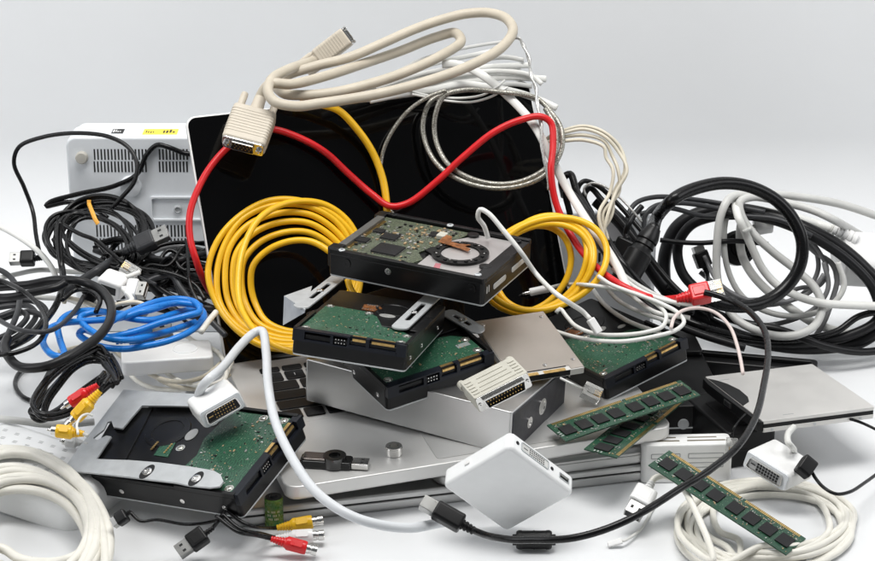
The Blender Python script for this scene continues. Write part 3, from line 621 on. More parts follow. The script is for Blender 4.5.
# ------------------------------------------------------------------ memory modules
def ram(key, label, zmin, gold_high, chips=8, seed=1, dims=(133, 30)):
    P = posed(key, (133, 30, 1.2), zmin)
    e = empty('memory_module', label, 'memory module', P.t, P.R, P.s, 'green memory modules'); rnd = random.Random(seed)
    k = (lambda y: y) if gold_high else (lambda y: 30 - y)
    o = [(0, 0), (133, 0), (133, 9), (131.6, 10), (131.6, 12), (133, 13), (133, 30), (74, 30), (74, 26.6), (72.6, 26.6), (72.6, 30), (0, 30), (0, 13), (1.4, 12), (1.4, 10), (0, 9)]
    o = [(x, k(y)) for x, y in o]
    m = MB(); m.rp(o, 0, 1.2); m.build('circuit_board', pcb_r, e, ang=20)
    m = MB()
    for i in range(86):
        x = 4 + i * 1.45
        if 71 < x < 75.4: continue
        y0, y1 = sorted((k(26.8), k(29.9))); m.box(x, y0, 1.18, x + 1.0, y1, 1.28)
    m.build('contacts', gold, e, wn=False)
    nn = chips; pitch = 126 / nn
    for i in range(nn):
        x = 5 + i * pitch + (3 if i >= nn / 2 else 0); y0, y1 = sorted((k(6.5), k(20)))
        m = MB(); m.rp(rrect(x - .8, y0, x + 10.8, y1, .4, 2), 1.25, 2.5, .25); m.build('memory_chip', ic_blk, e)
    def ins(r):
        x = r.uniform(2, 131); y = r.choice((r.uniform(21, 25), r.uniform(21, 25), r.uniform(2, 5.5)))
        return (x, k(y))
    m = MB()
    for j_ in range(3):
        xx = 1.5
        while xx < 5.2: w_ = rnd.choice((.5, .8, .35)); y0, y1 = sorted((k(8 + j_ * 3), k(9.1 + j_ * 3))); m.box(xx * .6 + .3, y0, 1.2, xx * .6 + .3 + w_ * .6, y1, 1.24); xx += w_ + .3
    m.build('printed_text', mat('white_print', (.7, .7, .7), .5), e, wn=False)
    smds(rnd, ins, 120, 1.2, ((1, .5), (1.6, .8), (.8, .8))).build('board_components', [smd_tan, smd_grey, solder, solder], e, wn=False)
    return e, P
ram('R2', 'green memory module crossing beneath another, its gold edge towards the card reader', 46, False, seed=2)
ram('R1', 'upper green memory module of the crossed pair beside the dark metal box', 51, True, seed=1)
eR3, P3 = ram('R3', 'lone green memory module slanting from the card reader onto the white coil', 13, True, seed=3)

# ------------------------------------------------------------------ white square adapter
P = posed('WA', (85, 85, 1), 2)
eWA = e = empty('display_adapter', 'square glossy white adapter with a wide video socket, propped on its corner', 'adapter', P.t, P.R, P.s)
m = MB(); m.rp(rrect(0, 0, 85, 85, 6, 6), 0, 20, 3.6, 0, 3.6); m.build('body', white_gl, e)
# socket side is the local y=0 side
def onY(m, k0, y=0): m.xf(k0, np.array([[1, 0, 0], [0, 0, -1], [0, 1, 0]]), (0, y, 0))
m = MB(); k0 = m.mark(); o1 = rrect(14, 5.5, 50, 15.5, 2.4, 4); m.ring(o1, [tuple(p) for p in inset(o1, 1)], 0, .8); onY(m, k0); c = m.build('video_socket', zinc, e)
m = MB(); k0 = m.mark(); m.rp(inset(o1, 1), -.1, .3); onY(m, k0); m.build('socket_face', mat('pale_socket_plastic', (.62, .62, .6), .5), c)
m = MB()
for i in range(8):
    for j in range(3): m.box(25 + i * 2.5, -.5, 7.3 + j * 2.4, 26.3 + i * 2.5, 0, 8.6 + j * 2.4)
m.box(17.5, -.5, 9.7, 22.5, 0, 10.5); m.build('socket_holes', ink, c, wn=False)
m = MB()
for x in (9.5, 54.5): m.lathe([(1.9, 0), (1.9, -.5), (.8, -.6), (.1, -.1)], 16, 0, (x, 0, 10.5), 'y')
m.build('screw_hole', ic_blk, e)
m = MB(); k0 = m.mark(); o1 = rrect(64, 6.5, 77, 13, .6, 2); m.ring(o1, inset(o1, .8), 0, .6); onY(m, k0); c = m.build('usb_socket', zinc, e)
m = MB(); m.box(65, -.1, 7.4, 76, .1, 12.2, 0); m.box(66, -.5, 10.4, 75, 0.1, 11.6, 1); m.build('socket_hole', [dark_in, smd_grey], c, wn=False)
m = MB(); m.rp(rrect(-1.6, 50, 0.5, 56, .8, 2), 8, 12, .4); m.build('cable_stub', white_pl, e)

# ------------------------------------------------------------------ card reader
a = onplane(641, 484, 2, 0); yaw = 3
e = empty('card_reader', 'small white card reader with slots, behind the slanting memory module', 'card reader', a, eul(0, 0, math.radians(yaw)))
m = MB(); k0 = m.mark(); m.rp(rrect(0, 0, 71, 20, 4, 5), 0, 33, 1.6, 0, 1.6); m.build('body', white_pl, e)
m = MB()
for x0, x1 in ((6, 30), (36, 66)): m.box(x0, 6, 32.9, x1, 8.2, 33.08)
for x0, x1 in ((8, 28), (37, 60)): m.box(x0, 12, 32.9, x1, 13.8, 33.08)
m.build('card_slot', mat('bronze_slot', (.22, .19, .13), .4, .4), e, wn=False)
m = MB()
for x0, x1 in ((7, 30), (36, 64)):
    for z in (21, 13): 
        k0 = m.mark(); o1 = rrect(x0, z, x1, z + 4.6, .8, 2); m.ring(o1, inset(o1, .6), 0, .25); onY(m, k0)
m.build('slot_outline', vent_grey, e)
# ------------------------------------------------------------------ white router with holes, left edge
def hole_router():
    R = eul(math.radians(0), math.radians(9), math.radians(-28)); t = onplane(-50, 520, 2, 16) 
    e = empty('router', 'white rounded router with rows of small vent holes behind the thick white coil', 'router', onplane(-58, 493, 2, 9), eul(0, math.radians(7), math.radians(-24)))
    m = MB(); m.rp(rrect(0, 0, 122, 78, 16, 8), 0, 34, 11, 0, 3); m.build('housing', white_gl, e)
    m = MB()
    for i in range(9):
        for j in range(5):
            x, y = 14 + i * 11 + (j % 2) * 5.5, 14 + j * 11
            if x > 108: continue
            for a_, b_ in ((0, 0), (1.7, .3), (.4, -2.1), (2.1, -1.8)):
                for c_ in (0, .95): m.rp([(x + a_ + c_ , y + b_), (x + a_ + c_ + .45, y + b_), (x + a_ + c_ + .9, y + b_ + 1.5), (x + a_ + c_ + .45, y + b_ + 1.5)], 33.95, 34.06)
    m.build('vent_holes', vent_grey, e, wn=False)
    return e
hole_router()
# ------------------------------------------------------------------ inline white box with round button
q = onplane(122, 377, 2, 26)
def button_box():
    A = onplane(122.5, 377, 2, 46); B = onplane(214, 371, 2, 46); v = B - A; ln = np.linalg.norm(v[:2]); yaw = math.atan2(v[1], v[0])
    e = empty('wireless_remote', 'long flat white plastic box with a round button, on the cream cables', 'white plastic box', A, eul(0, 0, yaw))
    m = MB(); m.rp(rrect(0, 0, ln, 38, 4, 4), 0, 13, 2, 0, 1.5); m.build('body', white_pl, e)
    m = MB(); m.lathe([(10.5, 13), (10.3, 13.7), (9.4, 13.9), (8.6, 13.4), (.1, 13.5)], 36, 0, (ln - 22, 20, 0)); m.build('button', white_gl, e)
    return e
eBB = button_box()
# ------------------------------------------------------------------ battery
q = onplane(274.5, 526, 2, 0)
e = empty('battery', 'short green battery standing upright behind the video plugs', 'battery', q, np.eye(3))
m = MB(); m.lathe([(6.6, 0), (7, .6), (7, 23.6), (6.5, 24.2)], 28); m.build('wrapper', green_wrap, e)
m = MB(); m.lathe([(6.4, 24.1), (6.2, 24.6), (3.2, 24.5), (2.6, 25.8), (2.4, 26.2), (.1, 26.2)], 28, cap=False); m.build('terminal', ic_blk, e)
m = MB()
for i in range(9):
    t = -math.pi / 2 + (i - 4) * .16
    for j, z in enumerate((8, 11, 14)):
        if (i * 7 + j * 3) % 4: k0 = m.mark(); m.box(-.35, -.05, z, .35, .08, z + 1.6); m.xf(k0, np.array(Matrix.Rotation(t + math.pi / 2, 3, 'Z')), (7.03 * math.cos(t), 7.03 * math.sin(t), 0))
m.build('printed_text', mat('cream_print', (.55, .52, .35), .5), e, wn=False)
# ------------------------------------------------------------------ USB stick + thumb nut on the laptop base
def on_lap(px, py, z=13.3): x, y = LAP.loc(px, py, z); return x, y
a = np.array(on_lap(301, 464)); b = np.array(on_lap(369, 468)); v = b - a; ln = np.linalg.norm(v); yaw = math.atan2(v[1], v[0])
e = empty('usb_stick', 'black and chrome memory stick with a swivel ring lying on the laptop palm rest', 'usb stick', LAP.wor((a[0], a[1], 13.4)), LAP.R @ eul(0, 0, yaw), LAP.s)
m = MB(); m.rp(rrect(0, -7, ln * .76, 7, 3, 4), 0, 6.5, 1.2); m.build('body', mat('gloss_black', (.01, .01, .01), .12), e)
m = MB(); m.rp(rrect(2, -6, ln * .42, 6, 2, 3), 6.5, 8.4, .8); m.build('cover', mat('smoked_metal', (.20, .18, .17), .22, .8), e)
m = MB(); o1 = circ(ln * .50, 0, 9.2, 32); m.ring(o1, circ(ln * .50, 0, 4.6, 32), 0.5, 9.6); m.build('swivel_ring', mat('dark_chrome', (.10, .10, .10), .15, .9), e)
m = MB(); m.rp(rrect(ln * .76, -5.6, ln, 5.6, .5, 2), 1, 5.6, .3); u_ = m.build('metal_plug', chrome, e)
m = MB(); m.box(ln * .88, -3.6, 5.58, ln * .92, -1.6, 5.68); m.box(ln * .88, 1.6, 5.58, ln * .92, 3.6, 5.68); m.build('plug_hole', dark_in, u_, wn=False)
a = on_lap(394, 454)
e = empty('thumb_nut', 'small round chrome nut standing alone on the laptop palm rest', 'nut', LAP.wor((a[0], a[1], 13.3)), LAP.R, LAP.s)
m = MB(); m.ring(circ(0, 0, 6.6, 30), circ(0, 0, 3.6, 30), 0.02, 7.5); m.ring(circ(0, 0, 6.9, 30), circ(0, 0, 4.4, 30), 1.5, 6.3); m.build('nut_body', chrome, e)
m = MB(); m.lathe([(3.5, .5), (3.5, 4), (.1, 4)], 20); m.build('core', smd_grey, e)
# ------------------------------------------------------------------ metal shoe on the right (DVI adapter)
q = onplane(741, 489, 2, 0)
A = onplane(741, 483, 2, 14); B = onplane(784, 495, 2, 14)

# ================================================================== CABLES: each is laid over whatever it rests on
bpy.context.view_layer.update()
def root_of(o):
    while o.parent is not None: o = o.parent
    return o
def in_lid(o):
    while o is not None:
        if o is lidm: return True
        o = o.parent
    return False
FRONT = {eA, eB, eC, eSSD, eDB, eD, eBB, eR3}
LEVEL = lambda o: 3 if root_of(o) is eWA else 2 if root_of(o) in FRONT else (1 if in_lid(o) else 0)
def collect(level):
    V = []; Fc = []; k = 0
    for o in [o for o in bpy.data.objects if o.type == 'MESH' and LEVEL(o) == level]:
        M = np.array(o.matrix_world); vs = np.empty(len(o.data.vertices) * 3); o.data.vertices.foreach_get('co', vs); vs = vs.reshape(-1, 3)
        vs = (vs @ M[:3, :3].T + M[:3, 3]) / U; V += [tuple(x) for x in vs]
        Fc += [tuple(i + k for i in p.vertices) for p in o.data.polygons]; k += len(vs)
    return BVHTree.FromPolygons(V, Fc, epsilon=0.0)
MX, MY = 90, 70; ZW, ZH = 875 + 2 * MX, 561 + 2 * MY
co = Vector(CAM)
def zmap(level):
    bvh = collect(level); z_ = np.full((ZH, ZW), 900.0)
    for j in range(ZH):
        for i in range(ZW):
            if level and (j + i) % 2: continue
            dv = Vector(FW + RT * ((i - MX + .5 - 437.5) / F0) - UP * ((j - MY + .5 - 280.5) / F0))
            h = bvh.ray_cast(co, dv)
            if h[0] is not None:
                z_[j, i] = (h[0] - co).dot(Vector(FW)) - D0
                if level and i + 1 < ZW: z_[j, i + 1] = z_[j, i]
    return z_
zb = zmap(0); ZLID = zmap(1); ZFRONT = zmap(2); ZADAPT = zmap(3)
yy_, xx_ = np.mgrid[0:ZH, 0:ZW]
dirs = FW[None, None] + RT[None, None] * ((xx_ - MX + .5 - 437.5) / F0)[..., None] - UP[None, None] * ((yy_ - MY + .5 - 280.5) / F0)[..., None]
FLOOR = np.minimum(-CAM[2] / np.minimum(dirs[..., 2], -1e-6) - D0, (WALLY - 40 - CAM[1]) / dirs[..., 1] - D0)
def floor_d(px, py): return float(FLOOR[int(min(max(py + MY, 0), ZH - 1)), int(min(max(px + MX, 0), ZW - 1))])
def zmin_disc(px, py, r):
    x0, x1 = int(math.floor(px - r + MX)), int(math.ceil(px + r + MX)); y0, y1 = int(math.floor(py - r + MY)), int(math.ceil(py + r + MY))
    x0 = min(max(x0, 0), ZW - 1); x1 = min(max(x1, x0 + 1), ZW); y0 = min(max(y0, 0), ZH - 1); y1 = min(max(y1, y0 + 1), ZH)
    return float(zb[y0:y1, x0:x1].min())
def stamp(px, py, d, r):
    for yy in range(int(py - r + MY), int(py + r + MY) + 2):
        for xx in range(int(px - r + MX), int(px + r + MX) + 2):
            if 0 <= xx < ZW and 0 <= yy < ZH:
                q_ = ((xx - MX + .5 - px) ** 2 + (yy - MY + .5 - py) ** 2) / (r * r + .3)
                if q_ <= 1: zb[yy, xx] = min(zb[yy, xx], d - r * .8 * math.sqrt(1 - q_))
def spline(pts, step=2.0, closed=False):
    P = np.array(pts, float); n = len(P)
    if n == 2: P = np.array([P[0], (P[0] + P[1]) / 2, P[1]]); n = 3
    E = np.vstack([2 * P[0] - P[1], P, 2 * P[-1] - P[-2]]); out = []
    for i in range(1, n):
        p0, p1, p2, p3 = E[i - 1], E[i], E[i + 1], E[i + 2]
        t1 = max(np.linalg.norm(p1[:2] - p0[:2]), 1e-3) ** .5; t2 = t1 + max(np.linalg.norm(p2[:2] - p1[:2]), 1e-3) ** .5; t3 = t2 + max(np.linalg.norm(p3[:2] - p2[:2]), 1e-3) ** .5
        m = max(2, int(np.linalg.norm(p2[:2] - p1[:2]) / step))
        for t in np.linspace(t1, t2, m, endpoint=False):
            A1 = p0 * (t1 - t) / t1 + p1 * t / t1; A2 = p1 * (t2 - t) / (t2 - t1) + p2 * (t - t1) / (t2 - t1); A3 = p2 * (t3 - t) / (t3 - t2) + p3 * (t - t2) / (t3 - t2)
            B1 = A1 * (t2 - t) / t2 + A2 * t / t2; B2 = A2 * (t3 - t) / (t3 - t1) + A3 * (t - t1) / (t3 - t1)
            out.append(B1 * (t2 - t) / (t2 - t1) + B2 * (t - t1) / (t2 - t1))
    out.append(P[-1]); return np.array(out)
def gsm(a, s):
    if s <= 0: return a
    k = int(3 * s); x = np.arange(-k, k + 1); g = np.exp(-x * x / (2 * s * s)); g /= g.sum()
    return np.convolve(np.pad(a, k, mode='edge'), g, mode='valid')
def lay(pts, wpx, start=None, end=None, slope=0.7, smooth=6, free=False):
    """pts: (px, py[, depth hint]); returns 3-D points and the radius"""
    H_ = [(i, p[2]) for i, p in enumerate(pts) if len(p) > 2]
    if H_:
        ii = [h[0] for h in H_]; dd = [h[1] for h in H_]; hint = np.interp(range(len(pts)), ii, dd)
    else: hint = np.full(len(pts), 1e4)
    fl = [1.0 if len(p) > 3 and p[3] else 0.0 for p in pts]
    S = spline([(p[0], p[1], hint[i]) for i, p in enumerate(pts)]); FL = spline([(p[0], p[1], fl[i]) for i, p in enumerate(pts)])[:, 2]
    r = wpx / 2.0; mm = lambda d: (D0 + d) / F0
    base = S[:, 2].copy() if H_ else np.array([floor_d(x, y) for x, y in S[:, :2]])
    base = gsm(base, 3); n = len(S)
    lim = np.array([S[i, 2] if (free or FL[i] > .5) else min(S[i, 2], zmin_disc(S[i, 0], S[i, 1], r) - r * .85) for i in range(n)])
    req = lim - base
    if not free:
        req = np.minimum(req, 700.)
        seg = np.r_[0, np.linalg.norm(np.diff(S[:, :2], axis=0), axis=1)] * .8
        for i in range(1, n): req[i] = min(req[i], req[i - 1] + slope * seg[i])
        for i in range(n - 2, -1, -1): req[i] = min(req[i], req[i + 1] + slope * seg[i + 1])
    e_ = gsm(req, smooth); e_ = np.minimum(e_, req + .3 + (0 if not H_ else .5)); e_ = gsm(e_, 2.0); d = e_ + base
    n = len(d); K = min(18, n // 2)
    for fixed, idx in ((start, 0), (end, -1)):
        if fixed is not None:
            df = fixed - d[idx]; w_ = np.clip(1 - np.arange(n) / max(K, 1), 0, 1); w_ = w_ * w_ * (3 - 2 * w_)
            d = d + df * (w_ if idx == 0 else w_[::-1])
    # settle the image-space path slightly so that it has no kinks
    P3 = np.array([unp(S[i, 0], S[i, 1], d[i]) for i in range(n)])
    P3[:, 2] = np.maximum(P3[:, 2], r * .8)
    R_ = r * mm(float(np.mean(d)))
    return S, d, P3, R_
class End:
    """a plug: tail and tip given by pixels; dd = how much deeper the tip is than the tail"""
    def __init__(s, kind, tail, tip, w, mats=None, dd=0., d=None, yv=None, thick=None, lift=0, opts=None):
        s.kind, s.w, s.mats, s.thick, s.o = kind, w, mats, thick, opts or {}
        r = w * .42
        L = math.hypot(tip[0] - tail[0], tip[1] - tail[1]); n = max(3, int(L / 2))
        req = min((zmin_disc(tail[0] + (tip[0] - tail[0]) * t, tail[1] + (tip[1] - tail[1]) * t, r) - dd * t) for t in np.linspace(0, 1, n)) - (thick or w * .5) * .42 - lift
        s.d0 = req if d is None else min(d, 1e9); s.tail, s.tip, s.dd = tail, tip, dd
        a = unp(*tail, s.d0); b = unp(*tip, s.d0 + dd); a[2] = max(a[2], (thick or w * .5) * .4); b[2] = max(b[2], (thick or w * .5) * .4)
        s.d0 = depth(a); s.a, s.b = a, b; X = b - a; s.L = np.linalg.norm(X); X /= s.L
        if yv is not None:
            c = unp(tail[0] + yv[0], tail[1] + yv[1], s.d0) - a; Y = c - X * (c @ X); Y /= np.linalg.norm(Y); Z = np.cross(X, Y)
            if Z @ FW > 0: Z, Y = -Z, -Y
        else:
            Z = -FW * .75 + np.array([0, 0, .6]); Z = Z - X * (Z @ X); Z /= np.linalg.norm(Z); Y = np.cross(Z, X)
        s.R = np.stack([X, Y, Z], 1); s.k = (D0 + s.d0) / F0; s.W = w * s.k; s.T = (thick * s.k) if thick else s.W * .5
        for t in np.linspace(0, 1, n): stamp(tail[0] + (tip[0] - tail[0]) * t, tail[1] + (tip[1] - tail[1]) * t, s.d0 + dd * t, r)
def put(m, e, name, mats, parent, org):
    """build mesh m (in the plug's frame) as a child; parent's world origin is org"""
    k = m.xf(0, e.R, e.a - org); return m.build(name, mats, parent)
def make_plug(e, root, org):
    L, W_, T_ = e.L, e.W, e.T; kd = e.kind; b = e.mats[0]; o = e.o
    def part(fn, name, mt, parent): m = MB(); fn(m); m.xf(0, e.R, e.a - org); return m.build(name, mt, parent)
    def xr(m, x0, x1, hw, ht, r=None, ch=0, mi=0, chb=None):   # rounded bar along x
        r = r if r is not None else min(hw, ht) * .5; k0 = m.mark(); m.rp(rrect(-hw, -ht, hw, ht, r, 4), x0, x1, ch, mi, chb); m.xf(k0, np.array([[0, 0, 1], [1, 0, 0], [0, 1, 0.]]))
    hw, ht = W_ / 2, T_ / 2
    def relief(m, x0, x1, r0, r1, n=4):
        prof = []; 
        for i in range(n):
            ta, tb = i / n, (i + .6) / n; ra = r0 + (r1 - r0) * ta; rb = r0 + (r1 - r0) * tb
            prof += [(ra, x0 + (x1 - x0) * ta), (rb, x0 + (x1 - x0) * tb), (rb * .82, x0 + (x1 - x0) * (tb + .02)), (rb * .82, x0 + (x1 - x0) * ((i + 1) / n - .02))]
        m.lathe(prof, 16, 0, (0, 0, 0), 'x')
    rc = o.get('rc', ht * .5)
    if kd in ('usb', 'usbb', 'mini'):
        f = {'usb': .34, 'usbb': .26, 'mini': .22}[kd]; xb = L * (1 - f)
        def body(m): relief(m, -L * .04, L * .24, rc * 1.15, min(hw * .7, rc * 1.6)); xr(m, L * .2, xb, hw, ht, None, min(ht * .5, 1.5))
        p = part(body, 'plug', b, root)
        sw, st = (hw * .78, ht * .62) if kd == 'usb' else (hw * .72, ht * .74)
        s_ = part(lambda m: xr(m, xb - 1, L, sw, st, .5, .15), 'metal_shell', shell_st, p)
        def hole(m):
            xr(m, L - .05, L + .06, sw * .86, st * .78, .3)
        part(hole, 'shell_opening', dark_in, s_)
        if kd == 'usb':
            def marks(m):
                for yy in (-1, 1): m.box(L - (L - xb) * .6, yy * sw * .45 - sw * .16, st, L - (L - xb) * .35, yy * sw * .45 + sw * .16, st + .08)
            part(marks, 'shell_holes', dark_in, s_); part(lambda m: m.box(L - 1, -sw * .75, -st * .55, L + .12, sw * .75, -st * .05), 'tongue', o.get('tongue', white_pl), s_)
            part(lambda m: xr(m, L * .3, xb * .86, hw * .6, ht + .15, .6, .2), 'grip', b, p)
    elif kd == 'rj45':
        cl = L * .30; xb = L - cl
        def body(m): xr(m, L * .22, xb, hw, ht, ht * .35, ht * .25, 0); relief(m, -L * .12, L * .26, rc * 1.1, hw * .7, 5); xr(m, L * .3, xb * .85, hw * .55, ht * 1.12, 1, .4)
        p = part(body, 'plug_boot', b, root)
        c = part(lambda m: (xr(m, xb - 1, L, hw * .92, ht * .82, .5, .2), m.box(xb, -hw * .35, ht * .8, L * .97, hw * .35, ht * 1.05)), 'clear_plug', clear_pl, p)
        part(lambda m: [m.box(L - cl * .5, -hw * .7 + i * hw * .19, ht * .80, L - .3, -hw * .7 + i * hw * .19 + hw * .06, ht * .86) for i in range(8)], 'contacts', gold, c)
    elif kd == 'rj11':
        c = part(lambda m: (xr(m, 0, L, hw, ht, .6, .3), m.box(L * .2, -hw * .4, ht, L * .9, hw * .4, ht * 1.3)), 'clear_plug', clear_pl, root)
        part(lambda m: [m.box(L * .6, -hw * .5 + i * hw * .28, ht * 1.0, L - .2, -hw * .5 + i * hw * .28 + hw * .12, ht * 1.06) for i in range(4)], 'contacts', gold, c)
    elif kd == 'rca':
        def body(m):
            relief(m, 0, L * .34, hw * .42, hw * .78, 6)
            m.lathe([(hw * .7, L * .30), (hw, L * .36), (hw, L * .72), (hw * .92, L * .77), (hw * .7, L * .78)], 22, 0, (0, 0, 0), 'x')
            k0 = m.mark(); m.rp(rrect(L * .42, -hw * .5, L * .68, hw * .5, 1, 3), hw * .9, hw * 1.06, .2)
        p = part(body, 'plug', b, root)
        if o.get('male'):
            s_ = part(lambda m: m.lathe([(hw * .62, L * .77), (hw * .62, L * .9), (hw * .5, L * .91), (hw * .2, L * .91)], 20, 0, (0, 0, 0), 'x'), 'metal_collar', chrome, p)
            part(lambda m: m.lathe([(hw * .2, L * .85), (hw * .2, L), (hw * .1, L * 1.04)], 12, 0, (0, 0, 0), 'x'), 'pin', chrome, s_)
        else:
            s_ = part(lambda m: m.lathe([(hw * .72, L * .77), (hw * .72, L * .84), (hw * .64, L * .85), (hw * .64, L * .88), (hw * .76, L * .89), (hw * .76, L), (hw * .6, L), (hw * .58, L * .9), (.1, L * .9)], 24, 0, (0, 0, 0), 'x', cap=False), 'metal_collar', chrome, p)
            part(lambda m: m.lathe([(hw * .57, L * .93), (hw * .57, L * .975), (hw * .18, L * .975), (.05, L * .93)], 20, 0, (0, 0, 0), 'x', cap=False), 'insert', b if o.get('ins') is None else o['ins'], s_)
    elif kd == 'jack':
        p = part(lambda m: m.lathe([(hw * .6, 0), (hw, L * .06), (hw, L * .70), (hw * .8, L * .73), (.1, L * .73)], 18, 0, (0, 0, 0), 'x'), 'plug', b, root)
        part(lambda m: m.lathe([(hw * .4, L * .7), (hw * .4, L * .9), (hw * .25, L * .92), (hw * .38, L * .95), (hw * .1, L)], 14, 0, (0, 0, 0), 'x'), 'metal_tip', chrome, p)
    elif kd == 'barrel':
        p = part(lambda m: (m.lathe([(rc * 1.1, -2), (hw * .78, L * .12), (hw * .8, L * .2), (hw * .7, L * .22), (hw * .8, L * .3), (hw * .7, L * .32), (hw * .82, L * .4), (hw, L * .44), (hw, L * .97), (hw * .9, L), (.1, L)], 24, 0, (0, 0, 0), 'x')), 'socket_body', b, root)
    elif kd == 'relief':
        part(lambda m: relief(m, 0, L, rc * 1.2, hw, o.get('n', 4)), 'strain_relief', b, root)
    elif kd == 'adapterbox':      # power adapter corner
        part(lambda m: xr(m, 0, L, hw, ht, ht * .6, 3, 0, 3), 'power_adapter_body', b, root)
    elif kd in ('vga', 'dvi'):
        fl = kd == 'vga'; fem = bool(o.get('fem'))
        def body(m):
            if fl:
                m.lathe([(rc * 1.15, -L * .3), (rc * 1.3, -L * .02), (rc * 1.5, L * .12)], 18, 0, (0, 0, 0), 'x')
            xr(m, L * .05, L * .93, hw, ht, ht * .45, ht * .3, 0, ht * .3)
            if fl:
                for i in range(9): xr(m, L * (.18 + .07 * i), L * (.205 + .07 * i), hw * 1.015, ht * 1.04, ht * .45, .1)
        p = part(body, 'plug', b, root)
        def face(m): xr(m, L * .92, L * .955, hw * .94, ht * .86, ht * .3, .15)
        fp = part(face, 'metal_face', chrome if fl else greywhite_pl, p)
        ww = hw * (.56 if fl else .80)
        o1 = [(-ww, -ht * .42), (-ww * .9, -ht * .62), (ww * .9, -ht * .62), (ww, -ht * .42), (ww * .94, ht * .42), (ww * .84, ht * .6), (-ww * .84, ht * .6), (-ww * .94, ht * .42)]
        Q_ = np.array([[0, 0, 1], [1, 0, 0], [0, 1, 0.]])
        def shell(m): m.ring(o1, [tuple(q_) for q_ in inset(o1, ht * .09)], L * .9, L); m.xf(0, Q_)
        sh = part(shell, 'metal_shell', chrome, fp)
        def ins(m): m.rp([tuple(q_) for q_ in inset(o1, ht * .12)], L * .9, L * (.975 if fl else .965)); m.xf(0, Q_)
        part(ins, 'socket', mat('pale_grey_socket', (.5, .5, .5), .5) if fem else ic_blk, fp)
        def pins(m):
            for j in range(3):
                for i in range(5 if fl else 8):
                    sp = ww * (1.5 / 5 if fl else 1.25 / 8); y_ = (-ww * .62 if fl else -ww * .42) + i * sp + (j % 2) * sp * .4 * fl; z_ = -ht * .32 + j * ht * .32; hp = .14 if fl or not fem else .34
                    m.box(L * .95, y_ - sp * hp, z_ - ht * (.05 if not fem else .11), L * (.992 if fl else .975), y_ + sp * hp, z_ + ht * (.05 if not fem else .11))
            if not fl: m.box(L * .95, -ww * .8, -ht * .05, L * .975, -ww * .55, ht * .05)
        part(pins, 'pins', ink if fem else gold, fp)
        if fl:
            for sy_ in (-1, 1):
              def scr(m, sy=sy_):
                    m.lathe([(ht * .34, -L * .34), (ht * .38, -L * .28), (ht * .38, -L * .04), (ht * .3, L * .0), (ht * .3, L * .06)], 14, 0, (0, sy * hw * .74, 0), 'x')
              part(scr, 'thumb_screw', b, p)
            for sy_ in (-1, 1):
              def nut(m, sy=sy_):
                m.lathe([(ht * .32, L * .95), (ht * .32, L * 1.0), (ht * .22, L * 1.02), (ht * .12, L * 1.02), (.05, L * .97)], 12, 0, (0, sy * hw * .76, 0), 'x', cap=False)
              part(nut, 'jack_screw', chrome, fp)
    elif kd == 'housing':         # plain shaped housing with a recessed port at the tip
        p = part(lambda m: xr(m, 0, L, hw, ht, ht * .45, ht * .3, 0, ht * .3), 'housing', b, root)
        part(lambda m: xr(m, L - .1, L + .12, hw * .62, ht * .42, .5), 'port', o.get('port', dark_in), p)
        if o.get('rim'): part(lambda m: xr(m, L - .2, L + .06, hw * .74, ht * .58, .6), 'port_rim', o['rim'], p)
    elif kd == 'ferrite':
        part(lambda m: (xr(m, 0, L, hw, ht, ht * .7, ht * .25, 0, ht * .25), xr(m, L * .06, L * .16, hw * 1.04, ht * 1.04, ht * .7, .2), xr(m, L * .84, L * .94, hw * 1.04, ht * 1.04, ht * .7, .2), xr(m, L * .48, L * .52, hw * 1.03, ht * 1.03, ht * .7, .1), xr(m, -L * .1, L * 1.1, hw * .6, ht * .6, ht * .4, .5)), 'ferrite_bead', b, root)
def cable(name, label, pts, w, mt, start=None, end=None, cat='cable', group=None, flat=None, n=12, mids=(), extra=(), slope=0.7, smooth=6, free=False, pair=0):
    pts = list(pts)
    if start is not None: pts = [(*start.tail, *((start.d0,) if len(pts[0]) > 2 else ()))] + pts
    if end is not None: pts = pts + [(*end.tail, *((end.d0,) if len(pts[-1]) > 2 else ()))]
    S, d, P3, r = lay(pts, w, start.d0 if start else None, end.d0 if end else None, slope, smooth, free)
    V, f = tube_arrays(P3, r, n, flat)
    if pair:
        off = (RT * pair[0] - UP * pair[1]) * r * 1.7; V2, f2 = tube_arrays(P3 + off, r, n, flat); f = f + [tuple(i + len(V) for i in q_) for q_ in f2]; V = np.vstack([V, V2])
    org = np.array([V[:, 0].mean(), V[:, 1].mean(), V[:, 2].min()])
    me = bpy.data.meshes.new(name); me.from_pydata([tuple(x) for x in (V - org) * U], [], f); me.materials.append(mt); me.shade_smooth()
    o = bpy.data.objects.new(name, me); col.objects.link(o); o.location = Vector(org * U); tag(o, label, cat, group)
    for i in range(0, len(S)): stamp(S[i, 0], S[i, 1], d[i], w / 2)
    for e_ in (start, end, *extra):
        if e_ is not None: e_.o.setdefault('rc', r); make_plug(e_, o, org)
    for m_ in mids: m_.o.setdefault('rc', r); make_plug(m_, o, org)
    return o
